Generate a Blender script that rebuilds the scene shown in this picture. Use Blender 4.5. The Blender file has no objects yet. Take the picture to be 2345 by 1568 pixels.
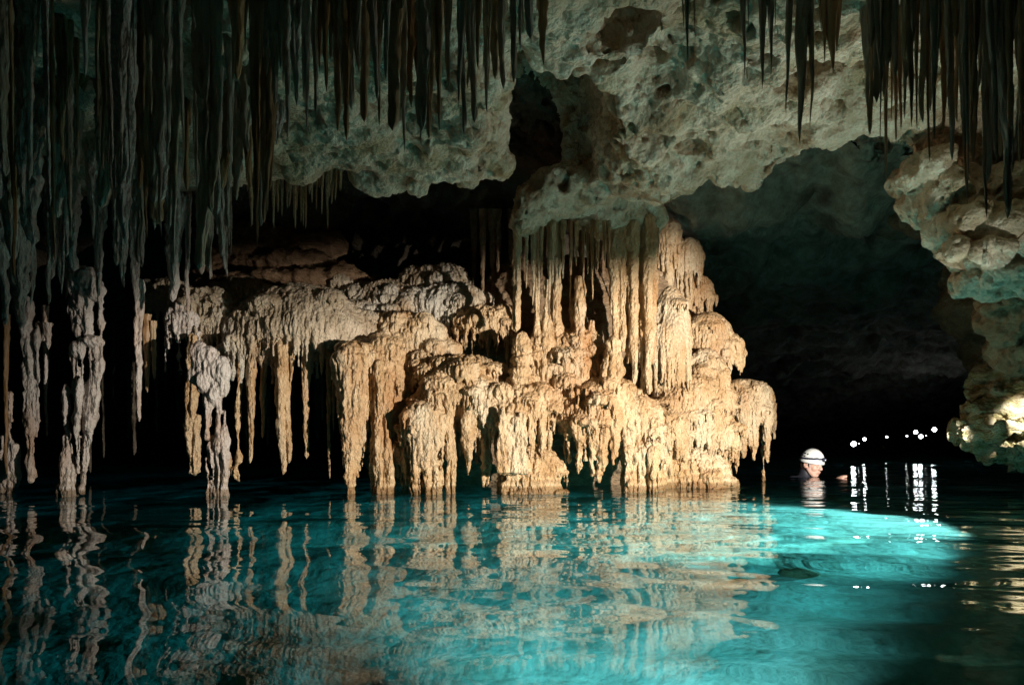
import bpy, math, random
import numpy as np
import openvdb
from mathutils import Vector, Matrix

# ------------------------------------------------------------------ camera, world, light
S = bpy.context.scene
COL = S.collection
FOC, UC, VH, HC = 1563.0, 1172.0, 1003.0, 0.38      # photo scale 2344 x 1568; horizon row; eye height over the water

cam = bpy.data.cameras.new("camera")
cam_o = bpy.data.objects.new("camera", cam)
COL.objects.link(cam_o)
cam_o.location = (0, 0, HC)
cam_o.rotation_euler = (math.radians(90), 0, 0)
cam.sensor_fit = 'HORIZONTAL'
cam.sensor_width = 36.0
cam.lens = 36.0 * FOC / 2344.0
cam.shift_y = (VH - 784.0) / 2344.0
cam.clip_start = 0.05
cam.clip_end = 200
S.camera = cam_o

world = bpy.data.worlds.new("World")
S.world = world
world.use_nodes = True
bg = world.node_tree.nodes["Background"]
bg.inputs[0].default_value = (0.01, 0.02, 0.022, 1)
bg.inputs[1].default_value = 0.05

S.view_settings.view_transform = 'Standard'
S.view_settings.look = 'None'
S.view_settings.exposure = 0.0
S.view_settings.gamma = 1.0
S.render.engine = 'CYCLES'
cy = S.cycles
cy.max_bounces = 10
cy.diffuse_bounces = 4
cy.glossy_bounces = 3
cy.transmission_bounces = 4
cy.transparent_max_bounces = 16
cy.volume_bounces = 0
cy.sample_clamp_indirect = 3.0
cy.caustics_reflective = False
cy.caustics_refractive = True


def spot(name, loc, aim, energy, deg, blend, col, rad=0.03):
    l = bpy.data.lights.new(name, 'SPOT')
    l.energy = energy
    l.spot_size = math.radians(deg)
    l.spot_blend = blend
    l.shadow_soft_size = rad
    l.color = col
    l.cycles.is_caustics_light = True      # light reaches the bed through the rippled surface
    o = bpy.data.objects.new(name, l)
    COL.objects.link(o)
    o.location = loc
    o.rotation_euler = (Vector(aim) - Vector(loc)).to_track_quat('-Z', 'Y').to_euler()
    return o


# the photographer's strobe, off to one side just above the water, and a dive torch near the far ledge
spot("strobe", (2.75, 1.75, 0.48), (0.50, 4.9, 0.25), 1500, 66, 0.35, (1.0, 0.92, 0.80), 0.025)
spot("underwater_torch", (3.0, 3.95, -0.28), (0.5, 3.82, -0.50), 520, 85, 0.35, (1.0, 0.90, 0.84), 0.03)
spot("underwater_fill", (0.35, 1.0, -0.30), (0.40, 4.2, -0.50), 135, 86, 0.5, (1.0, 0.92, 0.88), 0.03)  # added fill to brighten the middle of the bed, no lamp there
spot("roof_fill", (2.2, 2.55, 0.28), (1.40, 3.30, 2.0), 40, 84, 0.9, (0.92, 1.0, 0.84), 0.03)  # added low fill that rakes the roof and its pits
spot("curtain_rim_light", (2.95, 3.65, 0.30), (-0.7, 2.5, 1.75), 44, 70, 0.6, (0.95, 1.0, 0.88), 0.03)  # added rim light for the stalactite edges and the left roof
spot("torch", (3.05, 3.9, 0.42), (2.98, 6.6, 0.30), 680, 24, 0.3, (1.0, 0.96, 0.92), 0.02)
spot("ledge_torch", (3.32, 4.02, 0.78), (3.60, 4.85, 0.36), 110, 38, 0.5, (1.0, 0.93, 0.80), 0.012)

RNG = random.Random(11)
RNG2 = random.Random(23)


def P(u, v, D):
    return np.array([(u - UC) / FOC * D, D, HC + (VH - v) / FOC * D])


# ------------------------------------------------------------------ noise
def _hash(ix, iy, iz, seed):
    h = (ix * 374761393 + iy * 668265263 + iz * 1274126177 + seed * 974711) & 0xFFFFFFFF
    h = ((h ^ (h >> 13)) * 1274126177) & 0xFFFFFFFF
    h = h ^ (h >> 16)
    return (h & 0xFFFFFF).astype(np.float32) / np.float32(0xFFFFFF)


def vnoise(p, seed=0):
    f = np.floor(p)
    i = f.astype(np.int64)
    t = (p - f).astype(np.float32)
    t = t * t * t * (t * (t * 6 - 15) + 10)
    out = 0
    for dx in (0, 1):
        wx = t[:, 0] if dx else 1 - t[:, 0]
        for dy in (0, 1):
            wy = t[:, 1] if dy else 1 - t[:, 1]
            for dz in (0, 1):
                wz = t[:, 2] if dz else 1 - t[:, 2]
                out = out + wx * wy * wz * _hash(i[:, 0] + dx, i[:, 1] + dy, i[:, 2] + dz, seed)
    return out * 2 - 1


def fbm(p, oct=4, seed=0, gain=0.5):
    a, s, o = 1.0, 1.0, 0
    for k in range(oct):
        o = o + a * vnoise(p * s, seed + k * 17)
        s *= 2.03
        a *= gain
    return o


def worley(p, seed=0, dens=1.0):
    """distance to the nearest jittered cell point (cells kept with chance dens)"""
    f = np.floor(p)
    i = f.astype(np.int64)
    best = np.full(len(p), 9.0, np.float32)
    for dx in (-1, 0, 1):
        for dy in (-1, 0, 1):
            for dz in (-1, 0, 1):
                a, b, c = i[:, 0] + dx, i[:, 1] + dy, i[:, 2] + dz
                q0 = a + _hash(a, b, c, seed) - p[:, 0]
                q1 = b + _hash(a, b, c, seed + 1) - p[:, 1]
                q2 = c + _hash(a, b, c, seed + 2) - p[:, 2]
                d = np.sqrt(q0 * q0 + q1 * q1 + q2 * q2)
                if dens < 1:
                    d = np.where(_hash(a, b, c, seed + 3) < dens, d, 9.0)
                best = np.minimum(best, d)
    return best


def sstep(a, b, x):
    t = np.clip((x - a) / (b - a), 0, 1)
    return t * t * (3 - 2 * t)


# ------------------------------------------------------------------ materials
def new_mat(name):
    m = bpy.data.materials.new(name)
    m.use_nodes = True
    nt = m.node_tree
    return m, nt, nt.nodes, nt.links, nt.nodes["Principled BSDF"]


def rock_mat(name, c1, c2, stain, stain_amt=0.5, rough=0.7, bump=0.6, fine=140.0, stretch=1.0, spec=0.35, alt=None, tide=False):
    m, nt, N, L, b = new_mat(name)
    geo = N.new('ShaderNodeNewGeometry')
    mp = N.new('ShaderNodeMapping')
    mp.inputs['Scale'].default_value = (1, 1, stretch)
    L.new(geo.outputs['Position'], mp.inputs['Vector'])
    n1 = N.new('ShaderNodeTexNoise'); n1.inputs['Scale'].default_value = 9; n1.inputs['Detail'].default_value = 6
    n2 = N.new('ShaderNodeTexNoise'); n2.inputs['Scale'].default_value = 3.1; n2.inputs['Detail'].default_value = 5
    n3 = N.new('ShaderNodeTexNoise'); n3.inputs['Scale'].default_value = fine; n3.inputs['Detail'].default_value = 4
    vor = N.new('ShaderNodeTexVoronoi'); vor.inputs['Scale'].default_value = fine * 0.45
    for n in (n1, n2, n3, vor):
        L.new(mp.outputs[0], n.inputs['Vector'])
    r1 = N.new('ShaderNodeValToRGB')
    r1.color_ramp.elements[0].position = 0.36; r1.color_ramp.elements[0].color = (*c2, 1)
    r1.color_ramp.elements[1].position = 0.64; r1.color_ramp.elements[1].color = (*c1, 1)
    L.new(n1.outputs['Fac'], r1.inputs['Fac'])
    r2 = N.new('ShaderNodeValToRGB')
    r2.color_ramp.elements[0].position = 0.5; r2.color_ramp.elements[0].color = (0, 0, 0, 1)
    r2.color_ramp.elements[1].position = 0.72; r2.color_ramp.elements[1].color = (stain_amt,) * 3 + (1,)
    L.new(n2.outputs['Fac'], r2.inputs['Fac'])
    mx = N.new('ShaderNodeMixRGB')
    L.new(r2.outputs['Color'], mx.inputs['Fac'])
    L.new(r1.outputs['Color'], mx.inputs['Color1'])
    mx.inputs['Color2'].default_value = (*stain, 1)
    if alt:
        n4 = N.new('ShaderNodeTexNoise'); n4.inputs['Scale'].default_value = 2.8; n4.inputs['Detail'].default_value = 7
        mp4 = N.new('ShaderNodeMapping'); mp4.inputs['Location'].default_value = (5.2, 1.3, 7.7); mp4.inputs['Scale'].default_value = (1.4, 1.4, 0.5)
        L.new(geo.outputs['Position'], mp4.inputs['Vector']); L.new(mp4.outputs[0], n4.inputs['Vector'])
        r4 = N.new('ShaderNodeValToRGB')
        r4.color_ramp.elements[0].position = 0.5; r4.color_ramp.elements[0].color = (0, 0, 0, 1)
        r4.color_ramp.elements[1].position = 0.66; r4.color_ramp.elements[1].color = (0.85, 0.85, 0.85, 1)
        L.new(n4.outputs['Fac'], r4.inputs['Fac'])
        mx4 = N.new('ShaderNodeMixRGB'); L.new(r4.outputs[0], mx4.inputs['Fac']); L.new(mx.outputs[0], mx4.inputs['Color1']); mx4.inputs['Color2'].default_value = (*alt, 1)
        mx = mx4
    if tide:
        sz = N.new('ShaderNodeSeparateXYZ'); L.new(geo.outputs['Position'], sz.inputs[0])
        nz = N.new('ShaderNodeMath'); nz.operation = 'MULTIPLY_ADD'; L.new(n1.outputs['Fac'], nz.inputs[0]); nz.inputs[1].default_value = -0.05; L.new(sz.outputs['Z'], nz.inputs[2])
        mr = N.new('ShaderNodeMapRange'); mr.inputs['From Min'].default_value = -0.06; mr.inputs['From Max'].default_value = 0.24; L.new(nz.outputs[0], mr.inputs['Value'])
        rt = N.new('ShaderNodeValToRGB'); rt.color_ramp.elements[0].position = 0.0; rt.color_ramp.elements[0].color = (0.42, 0.36, 0.28, 1)
        rt.color_ramp.elements[1].position = 1.0; rt.color_ramp.elements[1].color = (1, 1, 1, 1)
        for ps, cv in ((0.24, (0.52, 0.44, 0.34)), (0.30, (1.05, 1.05, 1.02)), (0.40, (0.78, 0.72, 0.64)), (0.46, (1.12, 1.10, 1.04)), (0.56, (0.86, 0.80, 0.72)), (0.62, (1.06, 1.04, 1.0))):
            e_ = rt.color_ramp.elements.new(ps); e_.color = (*cv, 1)
        L.new(mr.outputs[0], rt.inputs['Fac'])
        mt = N.new('ShaderNodeMixRGB'); mt.blend_type = 'MULTIPLY'; mt.inputs['Fac'].default_value = 1.0
        L.new(mx.outputs[0], mt.inputs['Color1']); L.new(rt.outputs[0], mt.inputs['Color2'])
        mx = mt
    # fine speckle of the stone itself
    mx2 = N.new('ShaderNodeMixRGB'); mx2.blend_type = 'MULTIPLY'; mx2.inputs['Fac'].default_value = 0.45
    r3 = N.new('ShaderNodeValToRGB')
    r3.color_ramp.elements[0].position = 0.3; r3.color_ramp.elements[0].color = (0.55, 0.52, 0.48, 1)
    r3.color_ramp.elements[1].position = 0.6; r3.color_ramp.elements[1].color = (1, 1, 1, 1)
    L.new(n3.outputs['Fac'], r3.inputs['Fac'])
    L.new(mx.outputs[0], mx2.inputs['Color1']); L.new(r3.outputs[0], mx2.inputs['Color2'])
    L.new(mx2.outputs[0], b.inputs['Base Color'])
    b.inputs['Roughness'].default_value = rough
    b.inputs['Specular IOR Level'].default_value = spec
    add = N.new('ShaderNodeMath'); add.operation = 'SUBTRACT'
    L.new(n3.outputs['Fac'], add.inputs[0]); L.new(vor.outputs['Distance'], add.inputs[1])
    bp = N.new('ShaderNodeBump'); bp.inputs['Strength'].default_value = bump; bp.inputs['Distance'].default_value = 0.012
    L.new(add.outputs[0], bp.inputs['Height'])
    L.new(bp.outputs[0], b.inputs['Normal'])
    return m


def plain(name, col, rough=0.5, spec=0.5, noise=0.0, metal=0.0):
    m, nt, N, L, b = new_mat(name)
    b.inputs['Roughness'].default_value = rough
    b.inputs['Specular IOR Level'].default_value = spec
    b.inputs['Metallic'].default_value = metal
    n = N.new('ShaderNodeTexNoise'); n.inputs['Scale'].default_value = 60; n.inputs['Detail'].default_value = 4
    r = N.new('ShaderNodeValToRGB')
    r.color_ramp.elements[0].color = tuple(c * (1 - noise) for c in col) + (1,)
    r.color_ramp.elements[1].color = (*col, 1)
    geo = N.new('ShaderNodeNewGeometry')
    L.new(geo.outputs['Position'], n.inputs['Vector'])
    L.new(n.outputs['Fac'], r.inputs['Fac']); L.new(r.outputs[0], b.inputs['Base Color'])
    return m


M_FLOW = rock_mat("flowstone", (0.62, 0.44, 0.26), (0.44, 0.27, 0.13), (0.40, 0.19, 0.07), 0.8, 0.42, 1.0, 110, 0.6, 0.4, (0.64, 0.52, 0.36), True)
M_GREY = rock_mat("grey_flowstone", (0.60, 0.54, 0.50), (0.44, 0.36, 0.31), (0.42, 0.23, 0.12), 0.7, 0.5, 0.9, 110, 0.5, 0.45, (0.55, 0.50, 0.45), True)
M_UPPER = rock_mat("dusty_flowstone", (0.56, 0.46, 0.34), (0.40, 0.31, 0.21), (0.36, 0.20, 0.09), 0.8, 0.6, 1.0, 110, 0.7, 0.35, (0.54, 0.50, 0.43))
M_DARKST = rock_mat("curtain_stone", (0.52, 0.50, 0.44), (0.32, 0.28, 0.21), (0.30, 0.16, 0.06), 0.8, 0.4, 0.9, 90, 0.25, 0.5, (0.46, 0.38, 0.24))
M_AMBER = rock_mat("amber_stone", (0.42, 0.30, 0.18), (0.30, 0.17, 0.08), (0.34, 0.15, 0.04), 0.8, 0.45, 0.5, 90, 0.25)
M_CEIL = rock_mat("pale_limestone", (0.84, 0.74, 0.60), (0.66, 0.54, 0.40), (0.30, 0.17, 0.08), 0.9, 0.85, 1.0, 75, 1.0, 0.3, (0.44, 0.33, 0.19))
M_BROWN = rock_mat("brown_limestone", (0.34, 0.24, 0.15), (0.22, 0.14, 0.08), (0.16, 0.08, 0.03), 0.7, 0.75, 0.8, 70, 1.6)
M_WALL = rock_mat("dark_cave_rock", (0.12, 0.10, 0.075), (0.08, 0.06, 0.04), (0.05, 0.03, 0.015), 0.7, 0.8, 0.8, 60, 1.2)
M_BACK = rock_mat("shaded_tunnel_rock", (0.40, 0.40, 0.33), (0.24, 0.23, 0.18), (0.08, 0.055, 0.03), 0.8, 0.85, 0.9, 40, 1.0)  # roof rock darkened in colour for the shade back in the tunnel
M_SHELF = rock_mat("brown_flowstone", (0.30, 0.19, 0.11), (0.19, 0.115, 0.062), (0.11, 0.058, 0.026), 0.7, 0.6, 0.8, 70, 2.0)
M_LEDGE = rock_mat("olive_ledge_stone", (0.58, 0.52, 0.38), (0.34, 0.30, 0.14), (0.26, 0.13, 0.05), 0.9, 0.7, 1.0, 80, 2.2)  # pale stone with random olive mottling and brown stains
M_BED = rock_mat("pool_silt", (0.84, 0.84, 0.78), (0.64, 0.64, 0.57), (0.34, 0.31, 0.24), 0.75, 0.9, 0.6, 40, 1.0)

# ------------------------------------------------------------------ mesh helpers
def tag(o, label=None, cat=None, group=None, kind=None):
    if label: o['label'] = label
    if cat: o['category'] = cat
    if group: o['group'] = group
    if kind: o['kind'] = kind
    return o


def mesh_obj(name, v, faces, mat, parent=None, smooth=True):
    me = bpy.data.meshes.new(name)
    v = np.asarray(v, np.float32)
    f = np.asarray(faces)
    if f.dtype == object:
        me.from_pydata(v.tolist(), [], [list(map(int, q)) for q in faces])
    else:
        k = f.shape[1]
        me.vertices.add(len(v)); me.vertices.foreach_set('co', v.ravel())
        me.loops.add(f.size); me.loops.foreach_set('vertex_index', f.astype(np.int32).ravel())
        me.polygons.add(len(f))
        me.polygons.foreach_set('loop_start', np.arange(0, f.size, k, dtype=np.int32))
        me.update(calc_edges=True)
    me.polygons.foreach_set('use_smooth', np.full(len(me.polygons), smooth))
    me.materials.append(mat)
    o = bpy.data.objects.new(name, me)
    COL.objects.link(o)
    if parent is not None:
        o.parent = parent
    return o


def empty(name, loc, label, cat, group=None):
    o = bpy.data.objects.new(name, None)
    o.empty_display_size = 0.1
    COL.objects.link(o)
    o.location = loc
    return tag(o, label, cat, group)


def normals(v, f):
    n = np.zeros_like(v)
    d1 = v[f[:, 2]] - v[f[:, 0]]; d2 = v[f[:, 3]] - v[f[:, 1]]
    c = np.cross(d1, d2)
    for k in range(4):
        np.add.at(n, f[:, k], c)
    return n / (np.linalg.norm(n, axis=1, keepdims=True) + 1e-12)


class Vol:
    """signed-distance volume on a local grid; union of rounded shapes, then polygons"""
    def __init__(self, lo, hi, vs):
        self.lo = np.array(lo, float); self.vs = vs
        self.n = np.ceil((np.array(hi) - self.lo) / vs).astype(int) + 1
        self.big = 3.0 * vs
        self.f = np.full(tuple(self.n), self.big, np.float32)
        self.ax = [self.lo[k] + np.arange(self.n[k]) * vs for k in range(3)]

    def _win(self, a, b):
        i0 = np.clip(np.floor((np.array(a) - self.lo) / self.vs).astype(int), 0, self.n)
        i1 = np.clip(np.ceil((np.array(b) - self.lo) / self.vs).astype(int) + 1, 0, self.n)
        if np.any(i1 - i0 < 1): return None
        sl = tuple(slice(i0[k], i1[k]) for k in range(3))
        X = self.ax[0][sl[0]][:, None, None].astype(np.float32); Y = self.ax[1][sl[1]][None, :, None].astype(np.float32); Z = self.ax[2][sl[2]][None, None, :].astype(np.float32)
        return sl, X, Y, Z

    def _merge(self, sl, d, k, sub=False):
        a = self.f[sl]
        if sub:
            self.f[sl] = np.maximum(a, -d)
            return
        h = np.maximum(k - np.abs(a - d), 0) / k
        self.f[sl] = np.minimum(np.minimum(a, d) - h * h * k * 0.25, self.big)

    def ell(self, c, r, k=0.02, low=1.0, sub=False):
        r = np.array(r, float)
        m = self.big + k
        w = self._win(c - r - m, c + r + m)
        if w is None: return
        sl, X, Y, Z = w
        z = Z - c[2]
        rz = np.where(z < 0, r[2] * low, r[2])
        a, b, g = (X - c[0]) / r[0], (Y - c[1]) / r[1], z / rz
        k0 = np.sqrt(a * a + b * b + g * g)
        k1 = np.sqrt((a / r[0]) ** 2 + (b / r[1]) ** 2 + (g / rz) ** 2) + 1e-6
        self._merge(sl, k0 * (k0 - 1) / k1, k, sub)

    def cone(self, a, b, ra, rb, k=0.012, sub=False):
        a = np.asarray(a, float); b = np.asarray(b, float)
        m = max(ra, rb) + self.big + k
        w = self._win(np.minimum(a, b) - m, np.maximum(a, b) + m)
        if w is None: return
        sl, X, Y, Z = w
        ba = b - a
        t = ((X - a[0]) * ba[0] + (Y - a[1]) * ba[1] + (Z - a[2]) * ba[2]) / (ba @ ba + 1e-9)
        t = np.clip(t, 0, 1)
        d = np.sqrt((X - a[0] - t * ba[0]) ** 2 + (Y - a[1] - t * ba[1]) ** 2 + (Z - a[2] - t * ba[2]) ** 2) - (ra + (rb - ra) * t)
        self._merge(sl, d, k, sub)

    def chain(self, pts, rad, k=0.012):
        for i in range(len(pts) - 1):
            self.cone(pts[i], pts[i + 1], rad[i], rad[i + 1], k)

    def mesh(self, name, mat, parent=None, disp=None, origin=None):
        f = np.clip(self.f, -self.big, self.big)
        # close the box
        for ax in range(3):
            s = [slice(None)] * 3
            s[ax] = 0; f[tuple(s)] = self.big
            s[ax] = -1; f[tuple(s)] = self.big
        g = openvdb.FloatGrid(float(self.big))
        g.copyFromArray(f.astype(np.float32))
        pts, quads = g.convertToQuads(isovalue=0.0)
        v = pts.astype(np.float64) * self.vs + self.lo
        q = quads.astype(np.int64)
        nn = normals(v, q)
        # outward test: field grows along the normal
        idx = np.clip(np.round((v + nn * self.vs * 1.2 - self.lo) / self.vs).astype(int), 0, self.n - 1)
        idy = np.clip(np.round((v - nn * self.vs * 1.2 - self.lo) / self.vs).astype(int), 0, self.n - 1)
        if (f[tuple(idx.T)] - f[tuple(idy.T)]).mean() < 0:
            q = q[:, ::-1]; nn = -nn
        if disp is not None:
            v = v + nn * disp(v, nn)[:, None]
        o0 = np.zeros(3) if origin is None else np.asarray(origin)
        o = mesh_obj(name, v - o0, q, mat, parent)
        if origin is not None and parent is None:
            o.location = o0
        return o


def flow_disp(amp=1.0, seed=0, run=0.012, pop=0.010, cell=46.0, stretch=0.11):
    def d(v, n):
        a = vnoise(v * np.array([76, 76, 76 * stretch]), seed)
        w = 1 - np.clip(worley(v * np.array([cell, cell, cell * 0.30]), seed + 5), 0, 1)
        w2 = 1 - np.clip(worley(v * np.array([95, 95, 70.0]), seed + 8), 0, 1)
        lo = 0.6 + 0.4 * vnoise(v * 4.0, seed + 9)
        side = np.clip(1.25 - abs(n[:, 2]), 0.25, 1)
        return amp * (run * a * side + pop * (w ** 1.5 * 2.0 - 0.6) * lo + 0.004 * (w2 * 1.6 - 0.6) * (1.2 - lo) + 0.016 * fbm(v * 6, 3, seed + 3))
    return d


def rock_disp(seed=0, big=0.05, pit=0.06, cell=5.0, fine=0.012):
    def d(v, n):
        o = big * fbm(v * 3.2, 4, seed)
        w = worley(v * cell, seed + 7, 0.55)
        o = o - pit * (1 - sstep(0.16, 0.40, w))
        w2 = worley(v * cell * 3.3, seed + 27, 0.3)
        o = o - pit * 0.35 * (1 - sstep(0.15, 0.42, w2))
        return o + fine * fbm(v * 26, 3, seed + 13)
    return d


# ------------------------------------------------------------------ the setting: ceiling, walls, bed, water
H0 = 1.95
LIP = [(-400, 470), (300, 455), (600, 430), (760, 400), (820, 405), (1000, 430), (1180, 420), (1300, 475), (1500, 468), (1560, 440), (1600, 416), (1640, 430), (1690, 418), (1720, 427),
       (1790, 388), (1832, 353), (1870, 338), (1900, 344), (1960, 316), (2010, 312), (2100, 365), (2300, 420), (2700, 470)]
_lx, _ly = [], []
for u_, v_ in LIP:
    D_ = (H0 - HC) * FOC / (VH - v_)
    _lx.append((u_ - UC) / FOC * D_); _ly.append(D_)
_lx = np.maximum.accumulate(np.array(_lx) + np.arange(len(_lx)) * 1e-4)
_ly = np.array(_ly)
HOLES = [(0.44, 2.80, 0.13, 0.15, 0.55), (0.62, 2.45, 0.16, 0.12, 0.30), (0.19, 3.95, 0.36, 1.08, 0.95), (0.72, 3.55, 0.14, 0.12, 0.20),
         (1.30, 3.02, 0.20, 0.13, 0.22), (1.52, 3.00, 0.13, 0.10, 0.18), (1.02, 2.75, 0.06, 0.05, 0.08), (0.52, 3.9, 0.12, 0.10, 0.16), (0.98, 3.75, 0.10, 0.08, 0.12),
         (1.72, 2.7, 0.10, 0.16, 0.16), (1.86, 3.1, 0.14, 0.12, 0.18), (-0.55, 3.3, 0.2, 0.25, 0.25)]


def ceil_z(x, y):
    x = np.atleast_1d(np.asarray(x, float)); y = np.atleast_1d(np.asarray(y, float))
    p2 = np.stack([x, y, np.zeros_like(x)], 1)
    yl = np.interp(x, _lx, _ly) + 0.02 * vnoise(p2 * 16, 3)
    back = 2.62 - 0.125 * (y - 4.0) + 0.10 * fbm(p2 * 1.3, 4, 41)
    z = H0 + 0.075 * vnoise(p2 * 1.9, 5) * sstep(0.0, 0.5, yl - y) + 0.045 * fbm(p2 * 4.3, 3, 6) * sstep(0.0, 0.3, yl - y)
    w = worley(p2 * 3.0, 12)
    z = z + 0.07 * (sstep(0.75, 0.1, w)) * sstep(0.0, 0.25, yl - y)
    for hx, hy, rx, ry, dep in HOLES:
        rxx = np.where((x > hx) & (ry > 0.9), rx * 1.3, rx)
        k = np.sqrt(((x - hx) / rxx) ** 2 + ((y - hy) / ry) ** 2) + 0.20 * fbm(p2 * 5, 3, int(hx * 100) + 70)
        z = z + dep * (1 - sstep(np.where((x > hx) & (ry > 0.9), 0.45, 0.66), 1.05, k))
    t = sstep(-0.03, 0.10, y - yl)
    w3 = worley(p2 * 2.2, 31)
    return z * (1 - t) + (back + 0.22 * (1 - sstep(0.1, 0.8, w3))) * t


def height_sheet(name, xs, ys, mats, pick=None, skip=None):
    GX, GY = np.meshgrid(xs, ys, indexing='ij')
    gx, gy = GX.ravel(), GY.ravel()
    gz = ceil_z(gx, gy)
    p3 = np.stack([gx, gy, gz], 1)
    bk = sstep(0.0, 0.3, gy - np.interp(gx, _lx, _ly))
    gz = gz + 0.014 * fbm(p3 * 15, 4, 55) + bk * (0.07 * fbm(p3 * 4.5, 4, 59) + 0.13 * (1 - sstep(0.15, 0.42, worley(p3 * np.array([4.2, 4.2, 3]), 96, 0.5))))
    nx, ny = len(xs), len(ys)
    idx = np.arange(nx * ny).reshape(nx, ny)
    q = np.stack([idx[:-1, :-1], idx[:-1, 1:], idx[1:, 1:], idx[1:, :-1]], -1).reshape(-1, 4)
    fx_, fy_ = gx[q].mean(1), gy[q].mean(1)
    if skip is not None:
        keep = ~skip(fx_, fy_); q = q[keep]; fx_, fy_ = fx_[keep], fy_[keep]
    o = mesh_obj(name, np.stack([gx, gy, gz], 1), q, mats[0])
    for m_ in mats[1:]: o.data.materials.append(m_)
    o.data.polygons.foreach_set('material_index', pick(fx_, fy_))
    return tag(o, kind='structure')


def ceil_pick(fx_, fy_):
    return (fy_ - np.interp(fx_, _lx, _ly) > 0.06).astype(np.int32) * np.where(fx_ < 0.75, 2, 1).astype(np.int32)  # roof past the lip gets darker colours that stand in for shade


BX0, BX1, BY0, BY1 = -1.30, 3.05, 2.15, 5.25
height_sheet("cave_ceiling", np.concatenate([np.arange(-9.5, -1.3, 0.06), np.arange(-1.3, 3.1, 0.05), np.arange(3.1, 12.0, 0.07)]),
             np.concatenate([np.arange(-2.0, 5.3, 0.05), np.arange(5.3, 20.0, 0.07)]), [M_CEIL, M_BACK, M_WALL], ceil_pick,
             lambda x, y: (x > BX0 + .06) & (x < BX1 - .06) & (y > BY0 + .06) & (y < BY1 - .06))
# the roof over the pool, close enough to show its pits: solid above the roof line
vs_ = 0.0135
vol = Vol((BX0, BY0, 1.62), (BX1, BY1, 3.15), vs_)
XX, YY = np.meshgrid(vol.ax[0], vol.ax[1], indexing='ij')
zc = ceil_z(XX.ravel(), YY.ravel()).reshape(XX.shape)
g0, g1 = np.gradient(zc, vs_)
sl = np.sqrt(1 + np.minimum(g0 * g0 + g1 * g1, 30))
vol.f = np.clip((zc[:, :, None] - vol.ax[2][None, None, :]) / sl[:, :, None], -vol.big, vol.big).astype(np.float32)


def ceil_disp(v, n):
    o = 0.040 * fbm(v * 4.0, 4, 51) - 0.030 * np.abs(vnoise(v * 7.0, 58)) + 0.012
    for fr, dn, dep, a_, b_, sd in ((5.0, 0.45, 0.120, .17, .34, 89), (9.0, 0.42, 0.075, .17, .33, 90), (16.0, 0.34, 0.045, .16, .33, 99), (30.0, 0.28, 0.020, .16, .40, 94)):
        q = v + 0.02 * np.stack([vnoise(v * 14, 1), vnoise(v * 14, 2), vnoise(v * 14, 3)], 1)
        o = o - dep * (1 - sstep(a_, b_, worley(q * fr, sd, dn)))
    bk = sstep(0.0, 0.3, v[:, 1] - np.interp(v[:, 0], _lx, _ly))
    return o + 0.012 * fbm(v * 24, 3, 55) - bk * 0.10 * (1 - sstep(0.15, 0.42, worley(v * 4.2, 96, 0.5)))


roof = vol.mesh("cave_ceiling", M_CEIL, None, ceil_disp)
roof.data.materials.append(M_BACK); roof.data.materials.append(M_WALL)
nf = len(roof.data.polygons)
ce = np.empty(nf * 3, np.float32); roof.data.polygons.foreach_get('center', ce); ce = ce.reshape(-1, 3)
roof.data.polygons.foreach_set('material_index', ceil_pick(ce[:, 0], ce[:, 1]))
tag(roof, kind='structure')

# walls: one ring round the pool, leaning in
ring = np.array([(-7, -2), (-8.5, 2), (-9.0, 5.5), (-8.0, 9.0), (-5.0, 10.5), (-1.5, 10.5), (0.6, 9.0), (1.6, 8.2), (2.3, 9.2), (2.9, 12), (3.6, 17), (7.0, 19.5), (11.5, 18), (11.5, 14),
                 (8.8, 10.5), (6.4, 7.6), (5.2, 5.6), (4.7, 4.2), (4.5, 2), (4.4, -2)], float)
seg = np.linalg.norm(np.diff(ring, axis=0), axis=1)
cum = np.concatenate([[0], np.cumsum(seg)])
ss = np.arange(0, cum[-1], 0.05)
rx = np.interp(ss, cum, ring[:, 0]); ry = np.interp(ss, cum, ring[:, 1])
kern = np.ones(19) / 19
rx = np.convolve(np.pad(rx, 9, 'edge'), kern, 'valid'); ry = np.convolve(np.pad(ry, 9, 'edge'), kern, 'valid')
tx, ty = np.gradient(rx), np.gradient(ry)
ln = np.hypot(tx, ty); nxw, nyw = ty / ln, -tx / ln       # inward
zz = np.arange(-1.4, 3.6, 0.05)
A, B = np.meshgrid(np.arange(len(ss)), zz, indexing='ij')
a = A.ravel(); b_ = B.ravel()
pw = np.stack([rx[a], ry[a], b_], 1)
off = 0.30 * fbm(pw * 0.9, 4, 61) + 0.06 * fbm(pw * np.array([5, 5, 7]), 3, 62) + 0.35 * sstep(1.2, 2.6, b_) - 0.12 * (1 - sstep(0.1, 0.5, worley(pw * 2.3, 63, 0.6)))
pw[:, 0] += nxw[a] * off; pw[:, 1] += nyw[a] * off
idx = np.arange(len(ss) * len(zz)).reshape(len(ss), len(zz))
quads = np.stack([idx[:-1, :-1], idx[:-1, 1:], idx[1:, 1:], idx[1:, :-1]], -1).reshape(-1, 4)
tag(mesh_obj("cave_wall", pw, quads, M_WALL), kind='structure')

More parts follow.
